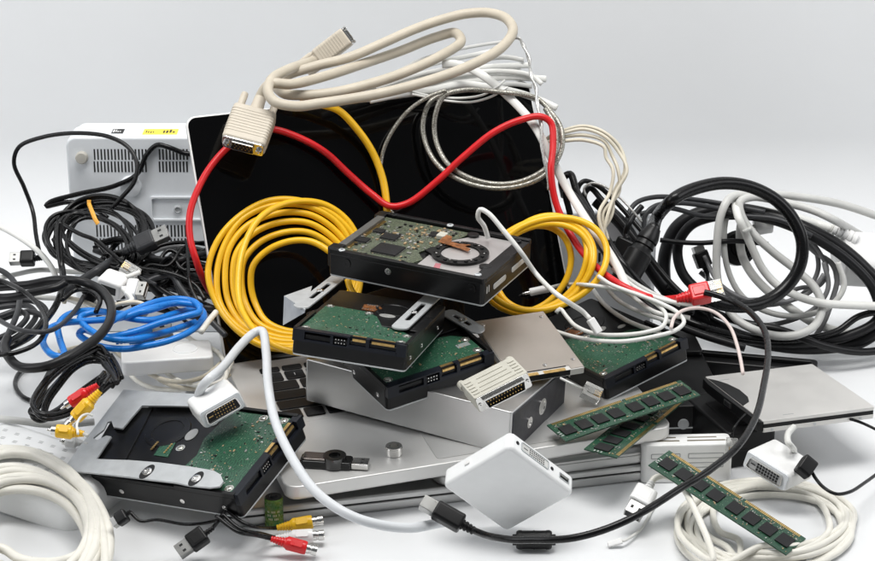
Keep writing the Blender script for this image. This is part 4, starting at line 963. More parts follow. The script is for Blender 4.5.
def coil(cx, cy, a, b, n, jit=.08, rot=0, a0=0., seed=0, shrink=0., per=14, drift=(0, 0)):
    rnd = random.Random(seed); R_ = []; N = int(n * per); ph = [rnd.uniform(0, 6.28) for _ in range(6)]
    for i in range(N + 1):
        t = a0 + 2 * math.pi * i / per; u = i / N
        ka = 1 + jit * (math.sin(t * .37 + ph[0]) + .6 * math.sin(t * .73 + ph[1])) - shrink * u; kb = 1 + jit * (math.sin(t * .41 + ph[2]) + .6 * math.sin(t * .67 + ph[3])) - shrink * u
        x = a * ka * math.cos(t); y = b * kb * math.sin(t); c, s_ = math.cos(rot), math.sin(rot)
        dx = a * jit * .7 * math.sin(t * .29 + ph[4]) + drift[0] * u; dy = b * jit * .7 * math.sin(t * .23 + ph[5]) + drift[1] * u
        R_.append((cx + dx + x * c - y * s_, cy + dy + x * s_ + y * c))
    return R_
def hint(pts, d): return [(p[0], p[1], d) if not callable(d) else (p[0], p[1], d(p[0], p[1])) for p in pts]
def liddepth(px, py, off=0):
    # depth of the lid plane at a pixel
    nrm = LAP.R @ Rl @ np.array([0, 0, 1.]); p0 = LAP.wor(hinge); v = unp(px, py) - CAM
    return depth(CAM + v * ((p0 - CAM) @ nrm / (v @ nrm))) + off

# ------------------------------------------------------------------ RIGHT REAR: pale, grey and heavy black cables (they lean back in one tangle)
def tg(px, py): return depth(onplane(px, py, 1, 150 + (340 - py) * .55 + max(0, px - 800) * .1))
def TG(pts, off=0): return [(p[0], p[1], tg(p[0], p[1]) + off) for p in pts]
GB = 'black cables of the right-hand tangle'; GW = 'pale cables of the right-hand tangle'; GG = 'grey cables of the right-hand tangle'
KW = dict(slope=.35, smooth=9)
e = End('adapterbox', (838, 258), (905, 262), 50, [white_pl], d=tg(850, 258) - 22, dd=10, thick=42)
cable('power_cable', 'white cable with ribbed collar leaving the white power adapter in a wide loop',
      TG([(820, 225), (806, 221), (790, 216), (770, 212), (753, 213), (743, 220), (740, 236), (742, 255), (752, 274), (769, 292), (790, 308), (812, 322), (833, 330), (858, 334), (905, 336)], -14), 9, white_cable,
      start=End('relief', (833, 229), (857, 241), 17, [white_pl], d=tg(833, 229) - 34, thick=15, opts={'n': 5}), extra=(e,), group=GW, **KW)
for p, w_, l in (([(700, 272), (730, 295), (760, 305), (800, 296), (818, 270), (812, 240), (800, 225)], 5, 'mid grey cable forming a low sagging arc right behind the red plug'),
                 ([(795, 232), (815, 252), (832, 264), (837, 280), (832, 300), (824, 322), (812, 340), (795, 352)], 5.5, 'mid grey cable with a sharp bend near the white power adapter'),
                 ([(712, 296), (745, 300), (775, 297), (800, 288), (820, 285), (827, 270), (818, 250), (806, 236)], 4.5, 'thin grey cable curling inside the pale loops'),
                 ([(712, 312), (750, 325), (785, 322), (815, 308), (828, 288), (824, 262)], 5, 'lowest mid grey arc inside the big black loop')):
    cable('grey_cable', l, TG(p, 10), w_, mgrey_cable, group=GG, **KW)
cable('heavy_power_cable', 'heavy black power cable making the widest loop of the right-hand tangle',
      TG([(596, 200), (622, 224), (646, 262), (672, 296), (705, 320), (745, 338), (790, 347), (830, 347), (862, 341), (884, 322), (886, 296), (864, 268), (835, 244), (800, 226), (765, 214), (728, 209), (697, 214), (676, 228), (666, 250), (664, 275), (670, 300), (684, 318)], 4), 13.5, black_soft, group=GB, **KW)
cable('heavy_power_cable', 'black power cable running just inside the widest loop',
      TG([(655, 300), (664, 318), (700, 330), (755, 340), (800, 343), (848, 336), (878, 318), (874, 290), (850, 262), (815, 238), (780, 222), (745, 215), (712, 217), (690, 226), (678, 246), (682, 272), (700, 292), (722, 306)], -3), 10.5, black_soft, group=GB, **KW)
for p, w_, mt_, l, g_, o_ in (([(650, 300), (690, 322), (740, 336), (790, 340), (835, 332), (860, 316), (905, 308)], 7, black_cable, 'black cable passing low through the right-hand tangle to the photo edge', GB, 8),
                       ([(668, 286), (700, 306), (740, 322), (780, 330), (825, 346), (862, 352), (905, 346)], 8, black_soft, 'black cable lying lowest on the table at the right', GB, 4),
                       ([(728, 206), (724, 236), (728, 270), (742, 296), (768, 312), (800, 316), (830, 306), (844, 286), (838, 262)], 6, lgrey_cable, 'slim grey-white loop nested in the tall inner loop', GW, 8),
                       ([(704, 256), (720, 284), (748, 300), (784, 302), (810, 292), (824, 274)], 4.5, mgrey_cable, 'slender grey arc just below the round black plug', GG, 10),
                       ([(640, 214), (668, 208), (704, 216), (740, 216), (780, 220), (812, 236)], 5, grey_cable, 'dark grey cable running behind the top of the black loops', GG, 14)):
    cable('tangled_cable', l, TG(p, o_), w_, mt_, group=g_, **KW)
cable('grey_cable', 'dark grey cable rising in an arch left of the big black socket', TG([(634, 262), (629, 240), (628, 216), (636, 203), (655, 197), (690, 199), (730, 205), (765, 212)], 12), 5, grey_cable, group=GG, **KW)
cable('grey_cable', 'shorter dark grey arch beside the big black socket', TG([(648, 262), (645, 238), (645, 216), (655, 206), (680, 203), (715, 208), (735, 214)], 10), 5, grey_cable, group=GG, **KW)
cable('thin_black_cable', 'straight dark cable crossing level through the upper black loop', TG([(660, 240), (676, 242), (700, 243), (735, 241), (768, 244)], 6), 5, black_soft, group=GB, **KW)
def puck():
    c = unp(738, 248, tg(738, 248) - 4); ee = empty('power_plug', 'round black mains plug lying inside the big black loop', 'plug', c, eul(math.radians(66), math.radians(8), 0))
    m = MB(); m.lathe([(14, -9), (16, -6), (16, 3), (13, 6), (.1, 6)], 36); m.build('body', black_pl, ee)
    m = MB(); m.lathe([(8, 6), (7.5, 7.6), (.1, 7.6)], 30); m.build('raised_disc', black_pl, ee)
    for i in range(-14, 15, 3):
        for j in range(-12, 13, 3): stamp(738 + i, 248 + j, tg(738, 248) - 12, 2)
puck()
cable('thin_black_cable', 'thin black lead dropping from a small black plug inside the big loop', TG([(708, 285), (706, 300), (712, 320)], -4), 5, black_cable, start=End('mini', (707, 272), (697, 246), 15, [black_pl], d=tg(700, 260) - 8, thick=12), group=GB, **KW)
cable('loop_cable', 'grey-white cable making the tall inner loop and arching over the top of the tangle',
      TG([(905, 226), (880, 217), (840, 204), (800, 197), (768, 194), (746, 194), (730, 198), (721, 215), (717, 245), (717, 275), (722, 297), (735, 318), (755, 330), (778, 336), (800, 334), (816, 324), (822, 306), (815, 288), (796, 270), (773, 252), (752, 232), (741, 214), (740, 202), (752, 197), (787, 203), (815, 211), (836, 221)], -6) + [(852, 230, tg(852, 230) + 35, 1), (872, 242, tg(872, 242) + 60, 1)], 8.3, lgrey_cable, group=GW, **KW)
cable('loop_cable', 'white cable crossing the tall inner loop and leaving the photo level, halfway down', [(732, 196, tg(732, 196) + 14, 1), (735, 204, tg(735, 204) + 8, 1)] + TG([(738, 216), (745, 232), (754, 252), (762, 268), (776, 284), (797, 296), (822, 303), (848, 305), (905, 307)], -16), 8.3, white_cable, group=GW, **KW)
cable('white_clip', 'small white plastic plug at the top of the pale loops, over the round black plug', TG([(748, 230), (743, 232)], -14), 4, white_cable, start=End('housing', (754, 226), (772, 223), 17, [white_pl], d=tg(760, 225) - 24, thick=14, opts={'port': white_pl}), cat='plug', **KW)
# descending bundle
GD = 'black cables descending from the right edge of the laptop lid'
def bundle(p, w_, l, m_, off=0):
    cable('black_cable', l, [(x, y, 150 - (y - 160) * .38 + off + (25 if i == 0 else 0)) for i, (x, y) in enumerate(p)], w_, m_, group=GD, slope=.4, smooth=8)
bundle([(590, 240), (600, 246), (616, 268), (640, 298), (668, 320), (700, 334), (745, 348)], 8, 'lowest black cable of the descending bundle, passing under the red plug', black_soft, 10)
bundle([(592, 214), (584, 196), (590, 188), (602, 200), (622, 222), (644, 250), (666, 278), (694, 306)], 6, 'black cable descending past the small square socket', black_soft, 6)
bundle([(580, 204), (578, 188), (584, 181), (598, 186), (614, 200), (634, 222), (654, 246)], 5, 'short black cable curving over the top of the descending bundle', black_cable, 4)
cable('grey_socket', 'short black square socket leaning behind the cylindrical one', [(626, 234, 120), (632, 218, 125), (642, 206, 130)], 6, black_soft, start=End('housing', (628, 240), (616, 264), 20, [black_pl], d=95, thick=16), cat='socket', **KW)
eb = End('barrel', (653, 230), (622, 284), 27, [black_pl], dd=-10, thick=27)
cable('heavy_power_cable', 'thickest black power cable looping from the cylindrical socket back to the red plug',
      TG([(656, 219), (664, 208), (678, 196), (700, 187), (725, 183), (751, 187), (776, 200), (793, 219), (802, 241), (800, 265), (789, 284), (772, 298), (751, 306), (725, 305), (704, 298), (690, 296)], -26), 13, black_cable, start=eb, group=GB, **KW)
bundle([(564, 196), (562, 180), (570, 174), (577, 192), (589, 212), (605, 236), (622, 262), (642, 285), (664, 302), (694, 312)], 7.5, 'uppermost of the black cables descending beside the laptop lid', black_cable, -4)
bundle([(570, 214), (566, 192), (575, 196), (586, 214), (602, 240), (622, 268), (644, 294), (674, 312)], 6.5, 'second black cable descending beside the laptop lid, close under the first', black_soft, -2)
cable('wire_loop', 'thin silvery clear wire with a kinked loop above the descending black cables', [(x, y, 120) for x, y in [(586, 196), (584, 188), (592, 183), (604, 186), (618, 196), (630, 208), (642, 222)]], 2.4, silver_clear, **KW)
for i in range(4):
    o_ = (i - 1.5)
    cable('coiled_wire', ['outermost', 'second', 'third', 'innermost'][i] + ' of the four thin cream wires arching behind the laptop lid',
          [(x, y, 195 - i * 5 + (1 if k % 2 else -1) * 2) for k, (x, y) in enumerate([(544, 141 + o_), (552, 136 + (0, 3, -1, 5)[i]), (562, 131 + (0, 6, 2, 10)[i]), (584, 126 + (0, 9, 3, 14)[i]), (604, 131 + (1, 10, 5, 16)[i]), (621 - (0, 9, 3, 15)[i], 149 + (0, 6, 2, 8)[i]), (627 - (2, 9, 0, 14)[i], 170), (620 - (6, 1, 4, 10)[i], 192), (608 + (4, -5, 0, -9)[i], 214), (600 + (-4, 8, 2, 5)[i], 240)])], 3.6, cream_cable, group='thin cream wires arching behind the lid', slope=.3)

# ------------------------------------------------------------------ LEFT SIDE, behind the lid edge
GL = 'black cables heaped behind the blue cable'
MZ = depth(onplane(120, 220, 1, 200))
def lz(px, py):       # depth of the heap: leans from the floor up to the monitor back
    return depth(onplane(px, py, 1, 60 + (340 - py) * 1.05)) if py > 215 else MZ - 8
def HL(pts, off=0): return [(x, y, lz(x, y) + off) for x, y in pts]
cable('pale_cable', 'pale cable crossing level behind the black heap on the left', HL([(-20, 283), (13, 275), (40, 270), (80, 272), (120, 268), (160, 262)], 10), 5, lgrey_cable, **KW)
cable('pale_cable', 'grey-white cable lying low at the far left behind the dark grey coils', HL([(-20, 300), (15, 296), (45, 298), (70, 300), (96, 314)], 6), 5, lgrey_cable, **KW)
cable('pale_cable', 'pale cable rising to the left of the plugs in the black heap', HL([(110, 292), (130, 268), (152, 252), (175, 246), (200, 250)], 8), 6, mgrey_cable, **KW)
rnd = random.Random(21); paths = []
for i in range(24):
    y0 = 240 + rnd.random() * 68; y1 = 232 + rnd.random() * 92
    p = [(92 + rnd.random() * 26, y0 + rnd.uniform(-6, 14))]
    for k_ in range(1, 5): p.append((104 + k_ * 21 + rnd.uniform(-7, 7), y0 + (y1 - y0) * k_ / 5 + rnd.uniform(-13, 13)))
    p.append((222 + rnd.random() * 6, y1 + 6)); paths.append(p)
paths.sort(key=lambda p: sum(q_[1] for q_ in p))
ordn = 'topmost second third fourth fifth sixth seventh eighth ninth tenth eleventh twelfth thirteenth fourteenth fifteenth sixteenth seventeenth eighteenth nineteenth twentieth twenty-first twenty-second twenty-third lowest'.split()
order = list(range(24)); random.Random(3).shuffle(order)
low = []
for i in range(14):
    y0 = 262 + rnd.random() * 46; y1 = 250 + rnd.random() * 64
    p = [(112 + rnd.random() * 24, y0)] + [(124 + k_ * 19 + rnd.uniform(-6, 6), y0 + (y1 - y0) * k_ / 4 + rnd.uniform(-10, 10)) for k_ in range(1, 4)] + [(204 + rnd.random() * 6, y1), (222, y1 + 6)]
    low.append(p)
low.sort(key=lambda p: sum(q_[1] for q_ in p))
for i in (3, 9, 0, 12, 6, 1, 10, 4, 13, 7, 2, 11, 5, 8):
    pts = HL(low[i], 16); pts = [(x, y, max(d_, liddepth(x, y) + 16) if x > 195 else d_) for x, y, d_ in pts]
    cable('black_cable', f'{ordn[i] if i < 13 else "lowest"} from the top of the deeper layer of black cables beside the laptop lid', pts, (5.5, 7, 6.2)[i % 3], (black_cable, black_soft)[i % 2], group=GL, slope=.4, smooth=7)
for i in order:
    pts = HL(paths[i], 8); pts = [(x, y, max(d_, liddepth(x, y) + 16) if x > 195 else d_) for x, y, d_ in pts]
    cable('black_cable', f'{ordn[i]} from the top of the black cables heaped beside the laptop lid', pts, (4.2, 5.2, 6.2, 3.6)[i % 4], (black_cable, black_soft, grey_cable, black_cable)[i % 4], group=GL, slope=.4, smooth=7)
cable('black_cable', 'dark grey cable bent to a point above the blue cable beside the lid corner', HL([(128, 286), (143, 283), (158, 277), (172, 275), (181, 288), (196, 306), (212, 322), (226, 336)], -4), 6.5, grey_cable, group=GL, slope=.4)
cable('thin_black_cable', 'black cable coming from behind the lid edge and doubling back above the tied coil',
      [(x, y, MZ - 14 + (10 if x > 180 else 0)) for x, y in ((206, 156), (192, 154), (184, 153), (168, 147), (157, 145), (147, 154), (137, 174), (114, 186), (78, 194), (50, 202), (46, 206), (70, 202), (94, 209), (108, 218))], 5, black_cable, slope=.3, smooth=8)
ct = coil(101, 235, 47, 33, 9, .11, rot=-.12, a0=.5, seed=4)
cable('coiled_cable', 'black cable in a round coil tied with an orange band before the monitor back', HL(ct, -6), 4.4, black_cable, slope=.4, smooth=6)
ct = coil(96, 242, 40, 26, 5, .18, rot=.45, a0=2.5, seed=9)
cable('coiled_cable', 'second black cable wound crosswise through the tied coil', HL(ct, -12), 4.0, black_cable, slope=.4, smooth=6)
def band():
    pts = [unp(x, y, zmin_disc(x, y, 3) - 1.5) for x, y in ((89, 200), (89, 204), (91, 209), (93, 214), (95, 219), (98, 224))]
    m = MB(); m.tube(pts, 1.9, 10, flat=.5); return tag(m.build('cable_band', orange_b, None), 'thin orange band tied around the upper side of the black coil', 'band')
band()
cable('usb_cable', 'thin black cable in a tall open loop with a black and chrome plug',
      [(x, y, lz(x, max(y, 216)) - 10) for x, y in ((39, 250), (36, 235), (33, 212), (24, 187), (14, 163), (19, 147), (43, 137), (78, 133), (110, 137), (129, 148), (137, 164), (134, 182), (122, 197), (112, 208))], 4.4, black_cable, start=End('usb', (41, 258), (10, 259), 15, [black_pl], d=lz(30, 258) - 10, thick=12), slope=.3, smooth=8)
cable('thin_black_cable', 'black cable slanting down from the tied coil across the long grey plug', HL([(62, 224), (80, 234), (95, 240), (110, 252), (124, 263), (140, 268), (175, 275), (196, 286), (205, 300)], -14), 4.5, black_cable, slope=.4)
cable('grey_barrel_cable', 'thick dark grey cable ending in a long grey plug with a metal face', HL([(60, 294), (72, 286), (90, 275), (110, 262), (124, 252)], -14), 8.5, grey_cable, end=End('usb', (128, 250), (168, 232), 19, [grey_cable], thick=14), cat='cable', slope=.4)
cable('black_cable', 'thin black cable standing upright against the left edge of the lid', HL([(187, 240), (188, 262), (190, 284), (198, 302)], -10), 3.6, black_cable, group=GL, slope=.4)
cable('pale_cable', 'pale cable descending from the far left edge into the dark grey coils', HL([(-15, 222), (0, 227), (23, 240), (42, 255), (54, 272), (58, 285)], -14), 5.5, white_cable, **KW)
cable('phone_cable', 'short dark phone lead with a clear plug above the white sockets', [(142, 278), (156, 284)], 3, grey_cable, start=End('rj11', (138, 276), (122, 266), 13, [clear_pl], thick=10), group=GL)
cable('white_socket_cable', 'white extension lead ending in a white housing with a dark port', [(130, 276), (140, 272)], 5, white_cable, start=End('housing', (119, 279), (108, 290), 27, [white_pl], dd=-16, yv=(26, 5), thick=20), cat='cable')
cable('white_plug_cable', 'white lead with a white and metal plug beside the dark-ported white housing', [(132, 300), (122, 304)], 5, white_cable, start=End('usb', (123, 289), (146, 291), 21, [white_pl], thick=15, dd=-4), cat='cable')
cable('black_plug_cable', 'small black plug in front of the white housing, above the blue cable', [(80, 288), (74, 284)], 4, black_cable, start=End('mini', (84, 292), (99, 304), 14, [black_pl], thick=12), cat='cable')
cable('cream_cable', 'cream cable with a small white plug dipping behind the blue cable', [(64, 303), (66, 298), (74, 299), (90, 304), (103, 311), (110, 318)], 4.5, cream_cable, end=End('housing', (108, 316), (110, 300), 13, [white_pl], thick=10))
cable('cream_cable', 'cream cable bent into a narrow hairpin above the blue cable', [(112, 314), (130, 318), (145, 315), (148, 308), (140, 303), (124, 303), (112, 306)], 4.5, cream_cable)

zb = np.minimum(zb, ZLID)
# ------------------------------------------------------------------ YELLOW COILS (laid against the screen, behind the drives)
def ld(x, y, off): return min(liddepth(x, y) - off, 160)
yl = []
for (a_, b_, cx, cy) in ((76, 75, 286, 274), (72, 71, 288, 275), (67, 65, 290, 277), (61, 59, 292, 280), (55, 52, 295, 283), (49, 46, 299, 286), (66, 76, 303, 277)):
    for i in range(14):
        t = math.pi * .15 + 2 * math.pi * i / 14; yl.append((cx + a_ * math.cos(t) + 2 * math.sin(i * 1.7 + a_), cy + b_ * math.sin(t)))
cable('network_cable', 'yellow network cable in a large upright coil against the left of the screen', [(x, y, ld(x, y, 6) - max(0, y - 300) * .5) for i, (x, y) in enumerate(yl)], 6.6, yellow_cable, smooth=7, slope=.35)
GP = 'pale cables under the yellow coil'
for i, p in enumerate(([(600, 262), (612, 282), (632, 296), (655, 312), (690, 318)], [(596, 274), (618, 300), (640, 312), (670, 322)], [(588, 282), (604, 304), (626, 320), (656, 332)], [(606, 256), (625, 276), (650, 292), (680, 305)], [(612, 268), (636, 288), (664, 300), (700, 306)])):
    cable('white_cable', ('pale cable emerging under the yellow coil towards the red plug', 'pale cable just below, bending towards the right-hand drive', 'lowest pale cable under the yellow coil', 'pale cable beside the red one, under the cylindrical socket', 'grey-white cable passing beneath the red network cable')[i], p, 4.5, lgrey_cable if i % 2 else white_cable, group=GP)
# ------------------------------------------------------------------ AROUND THE LID
GT = 'flat white cables bunched on top of the lid'
def dl(px, py): return liddepth(px, max(py, 84)) - 5 + (90 - py) * 1.1
tops = [([(330, 104), (372, 96), (406, 88), (447, 80), (487, 72), (520, 68)], 7, white_cable, 'white flat cable running the whole length of the bunch, lowest at the left'),
        ([(340, 100), (372, 88), (406, 80), (447, 74), (487, 67), (530, 65)], 6, white_cable, 'white flat cable highest in the bunch, ending at the twisted clear wire'),
        ([(352, 92), (384, 80), (410, 70), (440, 62), (468, 56), (497, 50)], 5, white_cable, 'white flat cable slanting up beneath the tip of the beige coil'),
        ([(366, 84), (396, 72), (420, 60), (450, 51), (480, 45), (507, 41)], 3.5, lgrey_cable, 'thin grey-white cable running up to the clear knot'),
        ([(350, 100), (390, 96), (430, 90), (452, 84), (476, 80), (508, 77), (546, 79)], 7, white_cable, 'white flat cable sticking out past the right corner of the lid'),
        ([(360, 98), (400, 88), (440, 79), (470, 73), (500, 71), (530, 75), (542, 84)], 5, white_cable, 'thin white cable in the middle of the bunch on the lid'),
        ([(376, 88), (420, 74), (452, 68), (480, 60), (506, 57), (524, 60)], 5, lgrey_cable, 'pale grey cable tucked high behind the bunch on the lid'),
        ([(410, 84), (444, 90), (480, 88), (512, 84), (532, 86)], 5, lgrey_cable, 'pale grey cable sagging slightly along the bunch on the lid'),
        ([(370, 100), (400, 94), (430, 90), (462, 84), (489, 87), (516, 92), (540, 100), (557, 108)], 7, white_cable, 'white flat cable drooping over the top right corner of the lid')]
for p, w_, mt_, l in tops:
    cable('flat_cable', l, [(x, y, dl(x, y)) for x, y in p], w_, mt_, group=GT, flat=.6, slope=.4)
cable('flat_cable', 'long flat white cable falling from the lid corner down to the white router', [(x, y, liddepth(x, y) - 10 - max(0, y - 150) * .3) for x, y in ((442, 64), (456, 64), (479, 73), (510, 98), (534, 125), (549, 153), (565, 185), (588, 222), (606, 248), (618, 268), (628, 290))], 8.5, white_cable, group=GT, flat=.5, slope=.4)
for i, p in enumerate(([(405, 88), (418, 93), (433, 96), (460, 98), (482, 95), (495, 88), (505, 80)], [(412, 94), (442, 100), (470, 102), (490, 97), (508, 87)])):
    cable('thin_wire', ('thin white wire sagging from the bunch on the lid', 'second thin white wire sagging just below the first')[i], [(x, y, liddepth(x, y) - 8) for x, y in p], 2.4, white_cable)
cable('braided_cable', 'clear braided silver cable hanging in a wide double ring in front of the black screen',
      [(x, y, liddepth(x, y) - 5) for x, y in ((452, 91), (432, 100), (423, 122), (427, 147), (441, 168), (465, 182), (492, 188), (519, 186), (540, 178), (554, 165), (562, 147), (561, 128), (551, 112), (536, 98), (500, 92), (465, 90), (444, 96), (435, 117), (436, 141), (448, 164), (470, 178), (498, 184), (525, 180), (548, 166), (556, 148), (555, 126), (545, 108))], 5.2, braid, slope=.4)
cable('braided_cable', 'short braided silver strand hanging left of the double ring', [(x, y, liddepth(x, y) - 5) for x, y in ((446, 90), (428, 97), (407, 112), (388, 139), (381, 162), (382, 185), (388, 206), (394, 216))], 4, braid, slope=.4)
for k_, off in enumerate((0, 1.6)):
    cable('twisted_wire', ('clear wire twisted down over the right corner of the lid', 'second clear strand of the twisted pair at the lid corner')[k_],
          [(x + (off if (j % 2) else -off), y, liddepth(x, max(y, 75)) - 16 - (3 if j % 2 == k_ else 0)) for j, (x, y) in enumerate(((510, 40), (518, 38), (524, 45), (528, 58), (532, 75), (535, 88), (538, 102), (540, 123), (543, 147), (546, 170), (550, 190)))], 2.6, silver_clear, slope=.5)
cable('network_cable', 'yellow cable arching down the screen from the beige coil to the top drive', [(x, y, liddepth(x, y) - 8) for x, y in ((300, 102), (318, 104), (338, 110), (357, 129), (373, 153), (383, 180), (387, 208), (388, 222))], 7.5, yellow_cable, slope=.4)
rj = End('rj45', (681, 298), (722, 289), 19, [red_pl], d=-8 + 20, thick=17)
rp_ = [(224, 304), (214, 296), (204, 281), (196, 260), (190, 237), (190, 213), (198, 189), (211, 166), (229, 146), (250, 131), (272, 129), (298, 137), (325, 152), (349, 174), (372, 194), (390, 206), (408, 203), (436, 182), (463, 157), (494, 132), (520, 120), (541, 116.5), (551, 123), (553, 145), (551, 172), (556, 203), (567, 228), (584, 254), (606, 275), (631, 290), (657, 299)]
cable('network_cable', 'red network cable winding across the black screen to a red plug on the right',
      [(x, y, liddepth(x, y) + (16 if k_ < 2 else (6 if k_ == 2 else -10)) - max(0, x - 560) * .55, k_ < 3) for k_, (x, y) in enumerate(rp_)], 6.9, red_cable, end=rj, slope=.4, smooth=7)
yr = []
for (a_, b_, cx, cy) in ((61, 46, 546, 264), (53, 44, 539, 268), (46, 47, 541, 263), (42, 43, 529, 269), (56, 47, 538, 266)):
    for i in range(14):
        t = -math.pi * .8 + 2 * math.pi * i / 14; yr.append((cx + a_ * math.cos(t + .1), cy + b_ * math.sin(t) - 6 * math.cos(t)))
cable('network_cable', 'yellow network cable in a smaller coil to the right of the topmost drive', [(x, y, liddepth(x, y) - 18) for i, (x, y) in enumerate(yr)], 6.6, yellow_cable, smooth=7, slope=.35)
def bd(px, py): return liddepth(340, 100) - 24 + (105 - py) * 1.2 + (px - 340) * .14
v1 = End('vga', (256, 110), (242, 148), 44, [beige_pl], dd=-24, yv=(44, 9), thick=20, lift=6)
v2 = End('vga', (316, 60), (350, 34), 20, [beige_pl], d=bd(320, 60) + 6, dd=-4, yv=(10, 12), thick=16)
pp = [(261, 95), (270, 84), (292, 84), (325, 76), (362, 64), (400, 51), (436, 37), (456, 33), (461, 41), (440, 56), (400, 74), (362, 86), (330, 93), (300, 95), (283, 93), (277, 86), (284, 77), (312, 67), (350, 57), (385, 42), (412, 30), (440, 20), (467, 13.5), (491, 13), (507, 19), (513, 30), (503, 46), (471, 65), (424, 82), (377, 94), (322, 103), (294, 106), (274, 101), (268, 91), (272, 79), (287, 70)]
cable('video_cable', 'thick beige video cable coiled on top of the laptop lid with two ribbed plugs', [(x, y, bd(x, y) - i * .7) for i, (x, y) in enumerate(pp)], 10.3, beige_cable, start=v1, end=v2, slope=.35, smooth=8)

# ------------------------------------------------------------------ LEFT, on the table
bl = [(196, 322), (172, 330), (150, 336), (128, 340), (104, 337), (86, 327), (80, 318), (96, 312), (124, 314), (150, 310), (176, 303), (200, 306), (177, 303), (148, 309), (120, 318), (86, 321), (60, 324), (48, 330), (43, 342), (51, 354), (64, 356), (60, 340), (58, 326), (66, 316), (84, 311), (105, 312), (128, 318), (152, 320), (180, 312), (200, 309), (204, 316), (192, 330), (171, 340), (146, 346), (122, 349), (96, 345), (79, 334), (84, 330), (105, 337), (130, 333), (160, 323), (186, 316), (200, 311), (196, 303), (178, 299), (156, 302), (130, 312), (110, 322)]
cable('cream_cable', 'cream cable arching from under the blue bundle to the white box', [(58, 352), (84, 346), (108, 347), (124, 358)], 4, cream_cable)
for i, p in enumerate(([(126, 358), (130, 374), (142, 384), (160, 389), (185, 389), (208, 380), (226, 366)], [(146, 356), (152, 373), (166, 383), (190, 389), (214, 386), (230, 374)], [(136, 340), (148, 345), (160, 353), (174, 354), (188, 347), (202, 352)], [(134, 350), (152, 346), (170, 350), (196, 344), (218, 352)], [(158, 356), (164, 370), (178, 380), (200, 386), (222, 380), (232, 362)], [(136, 356), (142, 368), (156, 377), (180, 382), (205, 376), (222, 362)], [(186, 336), (196, 342), (208, 346), (222, 358), (226, 376), (214, 392)])):
    cable('cream_cable', ('lowest cream cable curving under the white box', 'cream cable just above the lowest one, rising to the screen corner', 'cream loop between the blue bundle and the white box', 'cream cable lying level above the white box', 'cream cable nearest the laptop corner', 'cream cable closest to the lower edge of the white box', 'cream cable bending round the right end of the white box')[i], p, 4.6, (offwhite_cable, cream_cable)[i % 2], group='cream cables around the white box')
cable('usb_cable', 'bright blue cable in a flattened bundle with a blue plug above the white box', bl, 6.8, blue_cable, smooth=7, slope=.5, extra=(End('usb', (118, 341), (172, 329), 17, [blue_cable], thick=12),))
cable('cream_cable', 'thick cream cable standing up between the blue plug and the lid', [(216, 312), (207, 323), (201, 332)], 6, offwhite_cable)
for i, p in enumerate(([(-20, 306), (15, 300), (38, 303), (46, 311), (40, 324), (22, 340), (-10, 356)], [(-20, 312), (10, 306), (30, 307), (36, 315), (28, 328), (8, 342), (-15, 352)], [(-20, 330), (5, 318), (30, 312), (44, 318), (34, 334), (10, 348), (-18, 360)], [(-20, 322), (0, 316), (18, 311), (27, 316), (18, 328), (-5, 340), (-20, 346)])):
    cable('grey_cable', ('outermost', 'second', 'lowest', 'innermost')[i] + ' of the dark grey cable turns at the far left edge', p, 6, grey_cable, group='dark grey cable turns at the far left')
cable('grey_cable', 'dark grey cable in a tall arc at the far left edge', [(-10, 268), (2, 271), (12, 279), (19, 292), (18.5, 309), (11, 328), (2, 344), (-10, 356)], 6, grey_cable)
cable('black_cable', 'black cable curving down from the tied coil to the far left edge', [(60, 222), (59, 236), (60, 255), (63, 282), (57, 303), (43, 323), (23, 340), (0, 352), (-20, 362)], 7, black_cable)
cable('pale_cable', 'pale grey cable running level behind the white router to the bracket', [(-20, 418), (20, 421), (41, 424), (63, 425), (84, 423), (94, 422)], 7.5, lgrey_cable)
GV = 'strands of the black video lead bundle'
cable('black_lead', 'single black strand looping out to the far left of the video lead bundle', [(58, 372), (50, 366), (34, 366), (20, 372), (15, 384), (22, 396), (38, 402), (50, 400)], 4.5, black_cable, group=GV)
vb = [[(118, 370), (106, 352), (92, 346), (80, 356), (66, 372), (50, 390), (36, 404), (30, 412), (38, 417), (56, 410), (76, 394), (98, 378), (114, 368)],
      [(116, 372), (104, 360), (88, 358), (72, 366), (58, 382), (46, 400), (44, 412), (58, 412), (80, 400), (104, 384), (118, 376)],
      [(114, 362), (96, 352), (78, 350), (60, 358), (48, 374), (40, 392), (34, 408), (46, 414), (68, 404), (92, 388), (112, 374)],
      [(112, 378), (96, 392), (76, 406), (56, 414), (40, 414), (32, 404), (42, 384), (60, 366), (84, 352), (100, 346), (108, 356)]]
for i, p in enumerate(vb): cable('black_lead', ('outer strand of the black video lead bundle left of the bracket drive', 'inner strand of the black video lead bundle', 'upper strand of the black video lead bundle', 'lower strand of the black video lead bundle, lying on the others')[i], p, 4.6, black_cable, group=GV, pair=(.5, 1.0))
for i, p in enumerate(([(106, 357), (112, 366), (117, 378), (112, 387)], [(102, 361), (108, 371), (113, 384)], [(111, 355), (117, 365), (122, 378)])):
    cable('cable_tie', ('left', 'middle', 'right')[i] + ' black wrap pulling the video lead bundle together', p, 4.5, black_cable, group='black wraps on the video lead')
cable('black_lead', 'thick black end of the video lead pointing towards the bracket', [(104, 364), (112, 374), (117, 383)], 6, black_soft, group=GV)
ypl = mat('yellow_plastic', (.85, .5, .02), .3)
cable('audio_lead', 'red audio plug standing beside a yellow one left of the bracket', [(98, 380), (104, 372)], 4, black_cable, start=End('rca', (98, 385), (62, 408), 13, [red_pl], thick=13, opts={'male': 1}), group='audio plugs left of the bracket')
